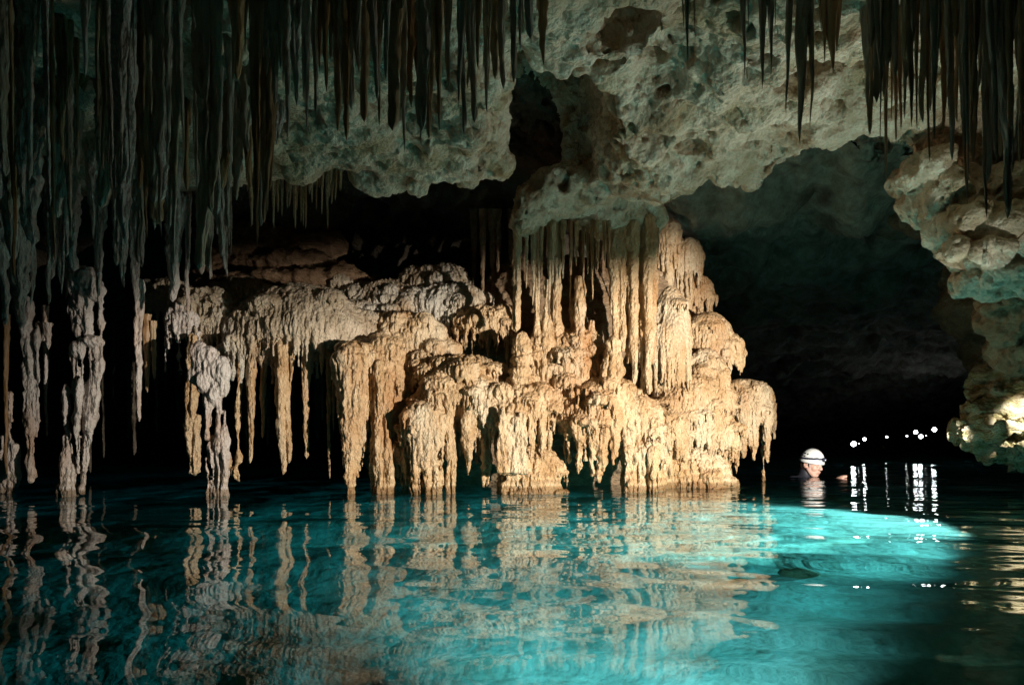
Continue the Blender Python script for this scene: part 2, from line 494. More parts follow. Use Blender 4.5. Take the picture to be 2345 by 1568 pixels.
# the pool bed
xs = np.arange(-9.5, 12, 0.05); ys = np.arange(-1.2, 20, 0.05)
GX, GY = np.meshgrid(xs, ys, indexing='ij')
gx, gy = GX.ravel(), GY.ravel()
p2 = np.stack([gx, gy, np.zeros_like(gx)], 1)
bz = -0.90 + 0.07 * fbm(p2 * 0.6, 2, 71) + 0.022 * fbm(p2 * 4, 4, 72) - 0.05 * np.clip(1.0 - gx, 0, 4)
nx, ny = len(xs), len(ys)
idx = np.arange(nx * ny).reshape(nx, ny)
quads = np.stack([idx[:-1, :-1], idx[1:, :-1], idx[1:, 1:], idx[:-1, 1:]], -1).reshape(-1, 4)
tag(mesh_obj("pool_floor", np.stack([gx, gy, bz], 1), quads, M_BED), kind='structure')


def bed_z(x, y):
    p = np.array([[x, y, 0.0]])
    return float(-0.90 + 0.07 * fbm(p * 0.6, 2, 71)[0] + 0.022 * fbm(p * 4, 4, 72)[0] - 0.05 * min(max(1.0 - x, 0), 4))


# unseen rock masses at one side, added to shape the strobe beam
vol = Vol((1.4, 0.2, -1.2), (4.7, 3.4, 2.4), 0.03)
for c, r in [((2.8, 1.6, -0.35), (0.80, 1.0, 0.74)), ((3.7, 1.5, -0.3), (0.8, 1.2, 0.7)), ((2.85, 2.3, -0.43), (0.6, 0.5, 0.62)), ((3.6, 2.6, -0.6), (0.7, 0.6, 0.6)), ((2.42, 1.72, 1.12), (0.8, 0.8, 0.58)), ((3.1, 1.2, 1.25), (1.0, 0.8, 0.6)), ((2.7, 1.2, 1.7), (0.9, 0.9, 0.7))]:
    vol.ell(np.array(c), r, 0.04)
tag(vol.mesh("beam_blocker", M_WALL, None, lambda v, n: 0.030 * fbm(v * 3.5, 5, 77) + 0.02 * (0.5 - np.abs(vnoise(v * 9, 78)))), kind='structure')

# water: a closed body with a rippled top
m, nt, N, L, b = new_mat("water")
N.remove(b)
out = N["Material Output"]
gl = N.new('ShaderNodeBsdfGlass'); gl.inputs['IOR'].default_value = 1.33; gl.inputs['Roughness'].default_value = 0.0
L.new(gl.outputs[0], out.inputs['Surface'])
va = N.new('ShaderNodeVolumeAbsorption'); va.inputs['Color'].default_value = (0.02, 0.81, 0.86, 1); va.inputs['Density'].default_value = 0.84
L.new(va.outputs[0], out.inputs['Volume'])
M_WATER = m

nr, ncol = 1100, 420
yr_ = -0.9 + 1.0 * (20.0 / 1.0) ** (np.arange(nr) / (nr - 1))
yr_ = np.concatenate([yr_])
tt = np.linspace(-1.25, 1.25, ncol)
YY, TT = np.meshgrid(yr_, tt, indexing='ij')
XX = TT * (YY + 1.9)
wr = np.random.RandomState(4)
wz = np.zeros_like(XX)
x0, y0 = XX, YY
amp_pos = 0.35 + 0.65 * sstep(-1.2, 1.8, XX - 0.15 * YY) + 0.9 * sstep(1.2, 3.0, XX) * sstep(4.0, 6.0, YY)          # calmer under the formation, livelier in the channel
near = sstep(4.6, 2.0, YY)
for i in range(46):
    lam = 0.09 * (14.0 ** wr.rand())
    ang = wr.normal(0, 0.32) + 1.45
    k = 2 * math.pi / lam
    ph = wr.rand() * 6.28
    s = (0.0085 if lam < 0.3 else 0.011) * (0.5 + wr.rand())
    warp = 0.15 * np.sin(1.3 * x0 + i) + 0.1 * np.sin(0.9 * y0 + 2 * i)
    am = amp_pos if lam < 0.3 else (0.25 + 0.75 * near) * (0.6 + 0.4 * amp_pos)
    # short waves cannot be carried by the coarse far rows
    fade = sstep(lam * 0.45, lam * 0.2, np.abs(np.gradient(YY, axis=0)))
    wz += am * fade * s / k * np.sin(k * (math.cos(ang) * x0 + math.sin(ang) * y0 + warp * 0.3) + ph)
top = np.stack([XX, YY, wz], -1).reshape(-1, 3)
idx = np.arange(nr * ncol).reshape(nr, ncol)
quads = np.stack([idx[:-1, :-1], idx[:-1, 1:], idx[1:, 1:], idx[1:, :-1]], -1).reshape(-1, 4)
rim = np.concatenate([idx[0, :-1], idx[:-1, -1], idx[-1, :0:-1], idx[:0:-1, 0]])
low = top[rim].copy(); low[:, 2] = -1.9
li = len(top) + np.arange(len(rim))
side = np.stack([rim, np.roll(rim, -1), np.roll(li, -1), li], 1)[:, ::-1]
cen = len(top) + len(rim)
verts = np.concatenate([top, low, [[0, 6, -1.9]]])
fan = np.stack([li, np.roll(li, -1), np.full(len(li), cen), np.full(len(li), cen)], 1)[:, :3]
me = bpy.data.meshes.new("water")
ncell = len(quads) + len(side)
allq = np.concatenate([quads, side])
loops = np.concatenate([allq.ravel(), fan.ravel()]).astype(np.int32)
starts = np.concatenate([np.arange(len(allq)) * 4, len(allq) * 4 + np.arange(len(fan)) * 3]).astype(np.int32)
me.vertices.add(len(verts)); me.vertices.foreach_set('co', verts.astype(np.float32).ravel())
me.loops.add(len(loops)); me.loops.foreach_set('vertex_index', loops)
me.polygons.add(len(starts)); me.polygons.foreach_set('loop_start', starts)
me.update(calc_edges=True)
sm = np.zeros(len(starts), bool); sm[:len(quads)] = True
me.polygons.foreach_set('use_smooth', sm)
me.materials.append(M_WATER)
o = bpy.data.objects.new("water", me); COL.objects.link(o)
tag(o, kind='structure')
o.cycles.is_caustics_caster = True
for n_ in ('pool_floor', 'beam_blocker', 'cave_wall'):
    bpy.data.objects[n_].cycles.is_caustics_receiver = True

# ------------------------------------------------------------------ speleothem builders
def zv(v, D):
    return HC + (VH - v) / FOC * D


def drip(vol, p0, ztip, r0, rng, drift=(0, 0), kn=0.012, tip=0.004):
    """one hanging drip as a wobbling chain"""
    L_ = p0[2] - ztip
    n = max(2, int(L_ / 0.06))
    pts, rad = [], []
    ox = oy = 0.0
    for i in range(n + 1):
        t = i / n
        ox += rng.gauss(0, 0.0022); oy += rng.gauss(0, 0.0022)
        pts.append((p0[0] + ox + drift[0] * t, p0[1] + oy + drift[1] * t, p0[2] - L_ * t))
        rad.append(max(tip, r0 * (1 - 0.8 * t ** 1.4) * rng.uniform(0.8, 1.2)))
    vol.chain(pts, rad, kn)


def mound(name, parent, u, vtop, hw, vrim, D, dv=None, n=30, yr=0.75, r=(0.010, 0.022), conv=0.0, seed=1, mat=None, vs=0.0078,
          low=0.25, extra=None, amp=1.0, runs=True, long=(), pop=0.010, run=0.012, body=None, power=2.2, lobes=None, tiers=None):
    """a flowstone dome with runnels that leave its rim as drips. dv: rows where drips end"""
    rng = random.Random(seed * 7919 + 5)
    if lobes is None: lobes = int(hw * (0.5 if pop < 0.008 else 1.3))
    n = int(n * 0.9)
    c = P(u, vrim, D)
    rx = hw / FOC * D; rz = (vrim - vtop) / FOC * D; ry = rx * yr
    zmin = c[2] - rz * low
    if dv: zmin = min(zmin, zv(dv[1], D))
    if long: zmin = min(zmin, min(zv(q[1], D) for q in long))
    if body: zmin = min(zmin, zv(body, D))
    ex = 0.10
    vol = Vol((c[0] - rx - ex, c[1] - ry - ex, zmin - 0.06), (c[0] + rx + ex, c[1] + ry + ex, c[2] + rz + ex), vs)
    vol.ell(c, (rx, ry, rz), 0.03, low)
    for j in range(3):                      # uneven shoulders
        th = rng.uniform(-math.pi, 0)
        q = c + np.array([math.cos(th) * rx * 0.6, math.sin(th) * ry * 0.6, rz * rng.uniform(-0.05, 0.45)])
        vol.ell(q, (rx * 0.38, ry * 0.4, rz * 0.4), 0.05, 0.6)
    if lobes:                               # wax-like trickles on the skin
        for j in range(lobes):
            th = -math.pi * rng.uniform(-0.08, 1.08)
            e = rng.uniform(0.0, 1.25)
            ln_ = rng.uniform(0.05, 0.14) / max(rx, rz)
            r0 = rng.uniform(r[0] * 0.75, r[1] * 0.85)
            pts, rad = [], []
            for q in range(5):
                ee = e - ln_ * q / 4
                if ee >= 0:
                    pts.append((c[0] + math.cos(th) * rx * math.cos(ee), c[1] + math.sin(th) * ry * math.cos(ee), c[2] + rz * math.sin(ee) + 0.002))
                else:
                    pts.append((c[0] + math.cos(th) * rx, c[1] + math.sin(th) * ry, c[2] + ee * max(rx, rz)))
                rad.append(r0 * (0.55, 0.8, 1.0, 1.1, 0.8)[q])
            vol.chain(pts, rad, 0.008)
    if body:                                # inner stem behind the fringe
        zb = zv(body, D)
        vol.cone(c, (c[0], c[1], zb), rx * 0.5, rx * 0.35, 0.05)
    if tiers is None: tiers = int(min(12, hw / 8)) if pop >= 0.008 else 3
    for j in range(tiers):                  # smaller ledges stepping down the flank, each with its own drips
        th = -math.pi * rng.uniform(-0.02, 1.02); e = rng.uniform(-0.15, 0.95)
        s_ = rng.uniform(0.22, 0.40) * min(rx, 0.30)
        q = np.array([c[0] + math.cos(th) * rx * math.cos(e) * 0.93, c[1] + math.sin(th) * ry * math.cos(e) * 0.93, c[2] + rz * math.sin(e) - 0.01])
        rr_ = np.array([s_ * rng.uniform(0.8, 1.3), s_, s_ * rng.uniform(0.5, 0.9)])
        vol.ell(q, rr_, 0.018, 0.35)
        for m_ in range(int(s_ / 0.008)):
            t2 = -math.pi * rng.uniform(-0.05, 1.05)
            p_ = (q[0] + math.cos(t2) * rr_[0] * 0.92, q[1] + math.sin(t2) * rr_[1] * 0.92, q[2] + 0.004)
            drip(vol, p_, q[2] - rng.uniform(0.02, 0.05) - 0.10 * rng.random() ** 3, rng.uniform(0.006, 0.013), rng, (0, 0), 0.01)
    if dv:
        ph_ = rng.uniform(0, 6)
        for j in range(n):
            th = -math.pi * (j + rng.uniform(0.0, 1.0)) / n * 1.16 + math.pi * 0.08
            fr = rng.choice((1.0, 1.0, 0.93, 0.85))
            cx, sy = math.cos(th), math.sin(th)
            px, py = c[0] + cx * rx * fr * 0.97, c[1] + sy * ry * fr * 0.97
            r0 = rng.uniform(*r) * rng.uniform(0.6, 1.05)
            if runs:
                pts, rad = [], []
                e0 = rng.uniform(0.35, 1.0)
                for e in (e0, e0 * 0.66, e0 * 0.33, 0.0):
                    pts.append((c[0] + cx * rx * fr * math.cos(e), c[1] + sy * ry * fr * math.cos(e), c[2] + rz * math.sin(e) * fr - 0.006))
                    rad.append(r0 * (1.0 - 0.55 * e / 1.0))
                vol.chain(pts, rad, 0.012)
            t = np.clip((0.5 + 0.5 * math.sin(th * 5.3 + ph_) * math.sin(th * 11.7 + ph_ * 2)) * rng.uniform(0.5, 1.3), 0, 1) ** max(0.6, power * 0.6)
            zt = zv(dv[0] + (dv[1] - dv[0]) * t, D)
            if rng.random() < 0.3: zt = zv(dv[0] + (dv[1] - dv[0]) * rng.uniform(0.5, 1.0), D)
            dx = (c[0] - px) * conv; dy = (c[1] - py) * conv * 0.6
            drip(vol, (px, py, c[2] + rz * 0.02), min(zt, c[2] - 0.02), r0, rng, (dx, dy))
    for q in long:                          # (u, v tip, radius px[, lean px])
        uu, vt, rp = q[0], q[1], q[2]
        lean = (q[3] if len(q) > 3 else 0) / FOC * D
        xx = (uu - UC) / FOC * D
        s = min(max((xx - c[0]) / rx, -0.96), 0.96)
        yy = c[1] - ry * math.sqrt(1 - s * s) * 0.9
        drip(vol, (xx, yy, c[2] + 0.03), zv(vt, D), rp / FOC * D, rng, (lean, 0), 0.02, 0.006)
    if extra: extra(vol, c, rng)
    return vol.mesh(name, mat or M_FLOW, parent, flow_disp(amp, seed, run, pop), None)


# ------------------------------------------------------------------ the lit flowstone formation
base = P(1200, 1120, 5.2)
FORM = empty("flowstone_formation", (0, 0, 0), "great tan flowstone formation of stepped mounds and columns rising from the water", "flowstone")
F = FORM
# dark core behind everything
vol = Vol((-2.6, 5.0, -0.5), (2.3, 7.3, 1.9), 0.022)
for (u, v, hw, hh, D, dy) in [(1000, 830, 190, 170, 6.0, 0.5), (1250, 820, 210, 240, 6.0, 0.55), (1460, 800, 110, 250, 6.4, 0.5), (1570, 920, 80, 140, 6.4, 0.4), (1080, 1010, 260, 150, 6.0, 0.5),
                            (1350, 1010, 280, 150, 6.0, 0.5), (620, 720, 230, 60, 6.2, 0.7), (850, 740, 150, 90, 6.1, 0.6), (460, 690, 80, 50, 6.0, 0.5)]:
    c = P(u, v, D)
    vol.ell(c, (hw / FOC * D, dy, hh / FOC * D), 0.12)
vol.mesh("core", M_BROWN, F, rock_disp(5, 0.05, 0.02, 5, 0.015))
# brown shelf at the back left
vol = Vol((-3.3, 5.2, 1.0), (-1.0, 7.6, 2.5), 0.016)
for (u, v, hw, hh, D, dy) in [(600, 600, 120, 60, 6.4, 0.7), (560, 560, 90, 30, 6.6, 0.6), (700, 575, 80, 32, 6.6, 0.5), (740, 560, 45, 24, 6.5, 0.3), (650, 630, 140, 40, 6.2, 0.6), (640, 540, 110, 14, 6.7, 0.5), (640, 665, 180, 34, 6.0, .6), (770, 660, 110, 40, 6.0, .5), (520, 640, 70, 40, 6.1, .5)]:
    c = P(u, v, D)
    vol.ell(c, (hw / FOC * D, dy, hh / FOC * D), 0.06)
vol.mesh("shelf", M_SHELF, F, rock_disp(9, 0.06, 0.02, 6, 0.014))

def wcol(vol, u, D, v0, rp, rng, flare=1.25):
    """a column that runs from row v0 down into the water"""
    x = (u - UC) / FOC * D
    z0 = zv(v0, D)
    n = 7
    pts, rad = [], []
    for i in range(n + 1):
        t = i / n
        pts.append((x + rng.gauss(0, 0.004), D + rng.gauss(0, 0.004), z0 + (-0.12 - z0) * t))
        rad.append(rp / FOC * D * (0.85 + (flare - 0.85) * t) * rng.uniform(0.85, 1.15))
    vol.chain(pts, rad, 0.02)

mound("mound", F, 690, 652, 158, 778, 5.12, (792, 850), 90, 0.62, (0.008, 0.020), seed=1, amp=0.75, pop=0.004, mat=M_UPPER)
mound("mound", F, 585, 690, 70, 800, 5.05, (815, 880), 44, 0.7, (0.008, 0.018), seed=22, amp=0.9, mat=M_UPPER)
mound("mound", F, 462, 655, 62, 700, 5.1, (715, 790), 40, 0.8, (0.010, 0.024), seed=2, amp=1.3, mat=M_UPPER)
mound("mound", F, 420, 690, 40, 740, 5.0, (750, 860), 22, 0.8, (0.008, 0.02), seed=23, amp=1.2, mat=M_GREY)
mound("mound", F, 890, 645, 120, 770, 5.55, (790, 880), 70, 0.6, (0.010, 0.022), seed=3, pop=0.013, mat=M_UPPER)
mound("mound", F, 1008, 606, 82, 690, 5.7, (712, 790), 50, 0.8, (0.012, 0.022), seed=4, pop=0.014, mat=M_UPPER)
mound("mound", F, 1010, 655, 115, 715, 5.5, (735, 825), 56, 0.6, (0.013, 0.024), seed=24, pop=0.012, mat=M_UPPER)
mound("mound", F, 1112, 700, 70, 748, 5.3, (775, 850), 34, 0.75, (0.012, 0.022), seed=5, pop=0.012)
mound("mound", F, 925, 715, 105, 800, 5.25, (825, 960), 60, 0.6, (0.012, 0.024), seed=6)
mound("mound", F, 508, 690, 62, 765, 5.12, (780, 850), 40, 0.7, (0.009, 0.02), seed=71, mat=M_UPPER)
mound("mound", F, 388, 640, 46, 690, 5.25, (705, 760), 30, 0.8, (0.009, 0.02), seed=72, mat=M_UPPER)
mound("mound", F, 560, 640, 80, 690, 5.6, (700, 740), 40, 0.7, (0.009, 0.02), seed=73, mat=M_UPPER)
mound("mound", F, 800, 640, 90, 700, 5.75, (710, 760), 40, 0.7, (0.009, 0.02), seed=74, mat=M_UPPER)
# the jellyfish bell
mound("bell", F, 812, 782, 46, 836, 4.78, (900, 1080), 34, 0.8, (0.010, 0.020), 0.62, 7,
      long=((800, 1165, 11, 8), (822, 1165, 12, -14), (835, 1090, 9, -12), (782, 1050, 8, 10)), vs=0.008, power=1.0)
def two_cols(vol, c, rng):
    wcol(vol, 866, 4.72, 830, 9, rng); wcol(vol, 888, 4.74, 860, 10, rng); wcol(vol, 878, 4.86, 840, 14, rng)
mound("drapery", F, 880, 770, 42, 860, 4.85, (880, 1100), 24, 0.8, (0.010, 0.020), 0.2, 8, extra=two_cols, long=((862, 1200, 8), (886, 1200, 9)), vs=0.008)
mound("mound", F, 1056, 815, 95, 880, 5.0, (890, 960), 56, 0.7, (0.012, 0.022), seed=9, pop=0.015)
mound("mound", F, 1045, 858, 85, 912, 4.85, (930, 1010), 44, 0.6, (0.010, 0.020), seed=10, pop=0.014,
      long=((1034, 1150, 9), (1075, 1085, 14, 0), (1015, 1080, 9), (1108, 1110, 10), (1090, 1000, 12)))
def bell_base(vol, c, rng):
    for uu, vv, rr in ((985, 1060, 20), (1000, 1100, 20), (970, 1110, 22), (992, 1130, 20)):
        q = P(uu, vv, 4.72); vol.ell(q, np.array([rr, rr, rr * 1.1]) / FOC * 4.72, 0.03)
    for uu in (948, 960, 976, 996):
        wcol(vol, uu, 4.62 + rng.uniform(0, .08), 960, 7, rng)
mound("bell", F, 970, 922, 48, 975, 4.72, (1000, 1160), 30, 0.8, (0.012, 0.020), 0.1, 11, vs=0.008, extra=bell_base, power=1.0)
mound("bell", F, 915, 1000, 22, 1030, 4.8, (1060, 1140), 14, 0.8, (0.008, 0.014), 0.2, 31, vs=0.008, power=1.0)
def cols7(vol, c, rng):
    for uu, v0, rp in ((1150, 940, 8), (1163, 950, 9), (1180, 960, 8), (1196, 950, 10), (1140, 960, 6)):
        wcol(vol, uu, 4.56 + rng.uniform(0, .1), v0, rp, rng)
mound("mound", F, 1175, 880, 92, 950, 4.9, (965, 1060), 50, 0.75, (0.012, 0.024), seed=12, pop=0.015, extra=cols7)
mound("mound", F, 1120, 905, 70, 960, 4.85, (980, 1050), 34, 0.6, (0.010, 0.02), seed=32, pop=0.014)
mound("base_mound", F, 1228, 1010, 58, 1140, 4.86, None, 0, 0.8, seed=13, pop=0.017)
mound("base_mound", F, 1180, 1060, 40, 1150, 4.80, None, 0, 0.8, seed=33, pop=0.017)
def pagoda(vol, c, rng):
    for vv, rr in ((775, 17), (800, 22), (825, 25), (850, 27), (872, 30)):
        q = P(1192, vv, 4.85); vol.ell(q, np.array([rr, rr, 17]) / FOC * 4.85, 0.012)
mound("stalagmite", F, 1192, 765, 14, 785, 4.85, None, 0, 1.0, seed=14, extra=pagoda, low=4.0, vs=0.008)
def sticks(vol, c, rng):
    for uu, v0, v1, rp, D in ((1228, 640, 800, 6, 4.95), (1249, 645, 800, 8, 4.95), (1262, 600, 800, 6, 5.0), (1277, 560, 800, 8, 5.0), (1327, 640, 790, 9, 4.95), (1312, 690, 790, 7, 5.05), (1355, 740, 800, 12, 5.0)):
        x = (uu - UC) / FOC * D
        pts = [(x + rng.gauss(0, .004), D, zv(v0 + (v1 - v0) * t, D)) for t in np.linspace(0, 1, 6)]
        vol.chain(pts, [rp / FOC * D * q for q in (0.75, 0.9, 0.95, 1.05, 1.3, 1.9)], 0.02)
def big_extra(vol, c, rng):
    sticks(vol, c, rng)
mound("mound", F, 1285, 755, 118, 880, 5.15, (890, 985), 64, 0.7, (0.012, 0.026), seed=15, pop=0.017)
# stalagmite sticks have their own volume
v_ = Vol(P(1200, 830, 4.9) - 0.2, P(1380, 540, 5.1) + 0.2, 0.008)
sticks(v_, None, random.Random(3))
v_.mesh("stalagmite", M_FLOW, F, flow_disp(0.9, 66))
mound("mound", F, 1375, 865, 88, 955, 4.95, (965, 1070), 48, 0.7, (0.012, 0.026), 0.1, seed=16, pop=0.015,
      long=((1322, 1080, 14, -4), (1350, 1085, 12), (1375, 1075, 9), (1300, 1020, 12), (1400, 1060, 12), (1365, 1100, 8)))
mound("mound", F, 1455, 905, 62, 985, 5.0, (995, 1090), 34, 0.8, (0.012, 0.024), seed=17, pop=0.012, body=1110)
def cols8(vol, c, rng):
    for uu, v0, rp in ((1440, 1030, 8), (1453, 1040, 9), (1467, 1035, 9), (1480, 1040, 10), (1494, 1030, 8)):
        wcol(vol, uu, 4.78 + rng.uniform(0, .08), v0, rp, rng)
mound("bell", F, 1468, 1005, 42, 1050, 4.92, (1070, 1150), 24, 0.8, (0.012, 0.020), seed=18, extra=cols8, vs=0.008)
v_ = Vol(P(1508, 1130, 5.0) - 0.25, P(1508, 940, 5.0) + 0.2, 0.008)
wcol(v_, 1508, 5.0, 950, 11, random.Random(4), 1.0)
v_.mesh("column", M_FLOW, F, flow_disp(0.5, 67))
mound("base_mound", F, 1580, 1015, 92, 1140, 5.45, None, 0, 0.8, seed=19, pop=0.018)
mound("base_mound", F, 1640, 1030, 38, 1140, 5.55, None, 0, 0.8, seed=20, pop=0.018)
mound("mound", F, 1605, 915, 78, 1000, 5.5, (1010, 1060), 44, 0.75, (0.010, 0.02), seed=51, pop=0.015, body=1140)
mound("mound", F, 1520, 930, 52, 1000, 5.3, (1010, 1080), 30, 0.75, (0.010, 0.02), seed=52, pop=0.014, body=1140)
mound("mound", F, 1655, 960, 34, 1010, 5.6, (1020, 1090), 24, 0.8, (0.010, 0.018), seed=53, pop=0.014, body=1080)
mound("mound", F, 1430, 880, 55, 960, 5.05, (970, 1040), 34, 0.75, (0.010, 0.02), seed=54, pop=0.014)
mound("mound", F, 1230, 850, 70, 930, 5.0, (940, 1010), 40, 0.7, (0.010, 0.02), seed=55, pop=0.016)
mound("mound", F, 960, 800, 60, 880, 5.1, (900, 1000), 34, 0.7, (0.010, 0.02), seed=56, pop=0.012)
mound("mound", F, 790, 700, 80, 780, 5.15, (800, 870), 40, 0.6, (0.009, 0.018), seed=57, pop=0.008, mat=M_UPPER)
# smooth shoulder with the organ-pipe fringe
mound("mound", F, 1536, 655, 47, 790, 5.35, (850, 912), 40, 0.8, (0.012, 0.017), 0.0, 37, pop=0.005, run=0.004, amp=0.7, power=0.7, lobes=0)
mound("mound", F, 1622, 712, 58, 800, 5.8, (806, 845), 60, 0.8, (0.009, 0.015), 0.0, 38, amp=0.7, body=900, pop=0.005)
mound("mound", F, 1662, 760, 38, 812, 5.75, (820, 860), 34, 0.9, (0.009, 0.014), 0.0, 48, amp=0.8, pop=0.008)
mound("mound", F, 1615, 800, 62, 930, 5.6, (945, 1015), 40, 0.8, (0.010, 0.018), seed=39, pop=0.014, body=1000)
mound("mound", F, 1565, 855, 72, 950, 5.5, (962, 1020), 50, 0.8, (0.011, 0.02), seed=49, pop=0.014, body=1040)
mound("shelf", F, 1715, 868, 52, 940, 5.95, (955, 1045), 46, 0.8, (0.012, 0.022), 0.1, 40, pop=0.010, long=((1745, 1055, 12), (1690, 1045, 14), (1715, 1050, 12)))
mound("shelf", F, 1752, 905, 22, 950, 6.0, (960, 1010), 16, 0.8, (0.010, 0.018), 0.1, 50, pop=0.012, long=((1742, 1112, 5),))
mound("shelf", F, 1530, 500, 26, 540, 6.1, (550, 640), 26, 0.8, (0.012, 0.02), seed=41, amp=0.7, body=700)
mound("shelf", F, 1568, 545, 36, 590, 6.2, (605, 690), 34, 0.8, (0.010, 0.02), seed=42, amp=0.7, body=760)
mound("shelf", F, 1592, 630, 36, 680, 6.3, (690, 770), 30, 0.8, (0.010, 0.02), seed=43, amp=0.7, body=860)
# fluted drapery hanging from the rock above
v_ = Vol(P(1385, 960, 4.75) - 0.12, P(1510, 500, 5.2) + 0.12, 0.008)
rg = random.Random(8)
for uu in range(1396, 1502, 9):
    x = (uu - UC) / FOC * 5.03
    v_.cone((x, 5.04 + rg.gauss(0, .01), zv(495, 5.03)), (x + rg.gauss(0, .008), 5.06, zv(rg.uniform(640, 800), 5.03)), 0.040, 0.012, 0.02)
for uu, v1, rp, D in ((1407, 880, 9, 4.95), (1415, 840, 7, 5.0), (1426, 800, 11, 4.95), (1437, 830, 8, 5.02), (1449, 900, 11, 4.92), (1459, 840, 8, 5.0), (1470, 920, 9, 4.98), (1484, 900, 12, 4.93),
                      (1494, 830, 10, 5.02), (1400, 640, 6, 5.0), (1420, 690, 8, 5.05), (1442, 690, 10, 5.06), (1462, 700, 11, 5.07), (1478, 690, 12, 5.08)):
    x = (uu - UC) / FOC * D
    n = 9
    pts = [(x + rg.gauss(0, .004), D + rg.gauss(0, .004), zv(505 + (v1 - 505) * t, D)) for t in np.linspace(0, 1, n)]
    vol_r = [rp / FOC * D * (1.15 - 0.7 * t ** 2) * rg.uniform(.85, 1.1) for t in np.linspace(0, 1, n)]
    v_.chain(pts, vol_r, 0.014)
v_.mesh("drapery", M_FLOW, F, flow_disp(0.7, 68, pop=0.005))
# knobbed column under the drapery
v_ = Vol(P(1385, 930, 4.8) - 0.1, P(1430, 780, 4.95) + 0.12, 0.008)
for uu, vv, rr in ((1405, 800, 18), (1412, 815, 15), (1400, 830, 20), (1395, 850, 22), (1402, 880, 20), (1390, 870, 18), (1415, 850, 14), (1412, 900, 11)):
    q = P(uu, vv, 4.85); v_.ell(q, np.array([rr * .8, rr * .8, rr * 1.5]) / FOC * 4.85, 0.02)
v_.mesh("column", M_FLOW, F, flow_disp(1.2, 69))
# leaning dark rods behind the drapery
v_ = Vol(P(1510, 960, 5.0) - 0.1, P(1560, 860, 5.1) + 0.1, 0.008)

# ------------------------------------------------------------------ single stalactites
def icicle(label, u, vtip, D, rp, vtop=None, group=None, mat=None, seed=0, lean=0.0, blunt=0.1, lumps=0.25, name="stalactite", cat="stalactite", water=False, pw=1.0, side=None):
    if side is None: side = RNG2.choice((1, 2, 2, 3)) if vtop is None else 0
    rng = random.Random(seed * 31 + int(u * 7 + vtip))
    x = (u - UC) / FOC * D
    z1 = zv(vtip, D) if not water else -0.15
    lx = lean / FOC * D
    z0 = zv(vtop, D) if vtop is not None else float(ceil_z(x - lx, D)[0]) + 0.08
    L_ = max(z0 - z1, 0.05)
    r0 = rp / FOC * D
    nr_ = int(min(110, max(16, L_ / 0.012)))
    ns = 20 if r0 > 0.018 else 12
    t = np.linspace(0, 1, nr_)
    prof = (1 - t ** 1.25 * (1 - blunt)) ** pw
    prof = prof * (1 + (0.9 if vtop is None else 0.15) * np.exp(-t * L_ / 0.05))          # flares where it meets the roof
    prof[-1] = 0.03; prof[-2] *= 0.6
    th = np.linspace(0, 2 * math.pi, ns, endpoint=False)
    org = np.array([x, D, z0])
    V_, F_, nv = [], [], 0
    strands = [(0.0, 0.0, 1.0, 1.0)]
    for k_ in range(side):
        a_ = rng.uniform(0, 6.28)
        strands.append((math.cos(a_) * r0 * rng.uniform(0.7, 1.5), math.sin(a_) * r0 * rng.uniform(0.7, 1.3), rng.uniform(0.35, 0.75), rng.uniform(0.35, 0.93)))
    for si, (ox, oy, fr, fl) in enumerate(strands):
        zc = z0 - L_ * fl * t
        sd = seed + si * 37
        q = np.stack([np.zeros(nr_), np.zeros(nr_), zc * 7 + sd * 3.7], 1)
        kink = 0.05 * vnoise(q * np.array([1, 1, 0.25]), sd + 3) * t * min(1.0, L_)
        pull = 1 - 0.55 * t if si else 1.0
        wx = 0.30 * r0 * vnoise(q, sd) * t - lx * (1 - t) + ox * pull + (kink * 0.4 if vtop is None else 0)
        wy = 0.30 * r0 * vnoise(q, sd + 5) * t + oy * pull
        T, TH = np.meshgrid(np.arange(nr_), th, indexing='ij')
        ti = T.ravel(); an = TH.ravel()
        pp = np.stack([np.cos(an) * 2.1 + sd, np.sin(an) * 2.1 + u * .1, zc[ti] * 4.5], 1)
        pq = np.stack([np.cos(an) * 2.8 + sd, np.sin(an) * 2.8, zc[ti] * 30], 1)
        pr = np.stack([np.cos(an) * 5.0 + sd, np.sin(an) * 5.0, zc[ti] * 12], 1)
        rr = r0 * fr * prof[ti] * (1 + lumps * 1.5 * vnoise(pp, sd + 1) + lumps * vnoise(pq, sd + 2) + lumps * 0.7 * vnoise(pr, sd + 4))
        V_.append(np.stack([x + wx[ti] + rr * np.cos(an), D + wy[ti] + rr * np.sin(an), zc[ti]], 1) - org)
        idx = np.arange(nr_ * ns).reshape(nr_, ns) + nv
        nxt = np.roll(idx, -1, axis=1)
        F_.append(np.stack([idx[:-1], idx[1:], nxt[1:], nxt[:-1]], -1).reshape(-1, 4))
        nv += nr_ * ns
    v = np.concatenate(V_); f = np.concatenate(F_)
    o = mesh_obj(name, v, f, mat or M_GREY)
    o.location = org
    return tag(o, label, cat, group)


def merge_stuff(objs, name, label, cat):
    """many tiny drips nobody could count, as one object of stuff"""
    V_, F_, n_ = [], [], 0
    mat = objs[0].data.materials[0]
    for o in objs:
        me = o.data
        c = np.empty(len(me.vertices) * 3, np.float32); me.vertices.foreach_get('co', c)
        li = np.empty(len(me.loops), np.int32); me.loops.foreach_get('vertex_index', li)
        V_.append(c.reshape(-1, 3) + np.array(o.location)); F_.append(li.reshape(-1, 4) + n_); n_ += len(me.vertices)
        bpy.data.objects.remove(o); bpy.data.meshes.remove(me)
    return tag(mesh_obj(name, np.concatenate(V_), np.concatenate(F_), mat), label, cat, None, 'stuff')


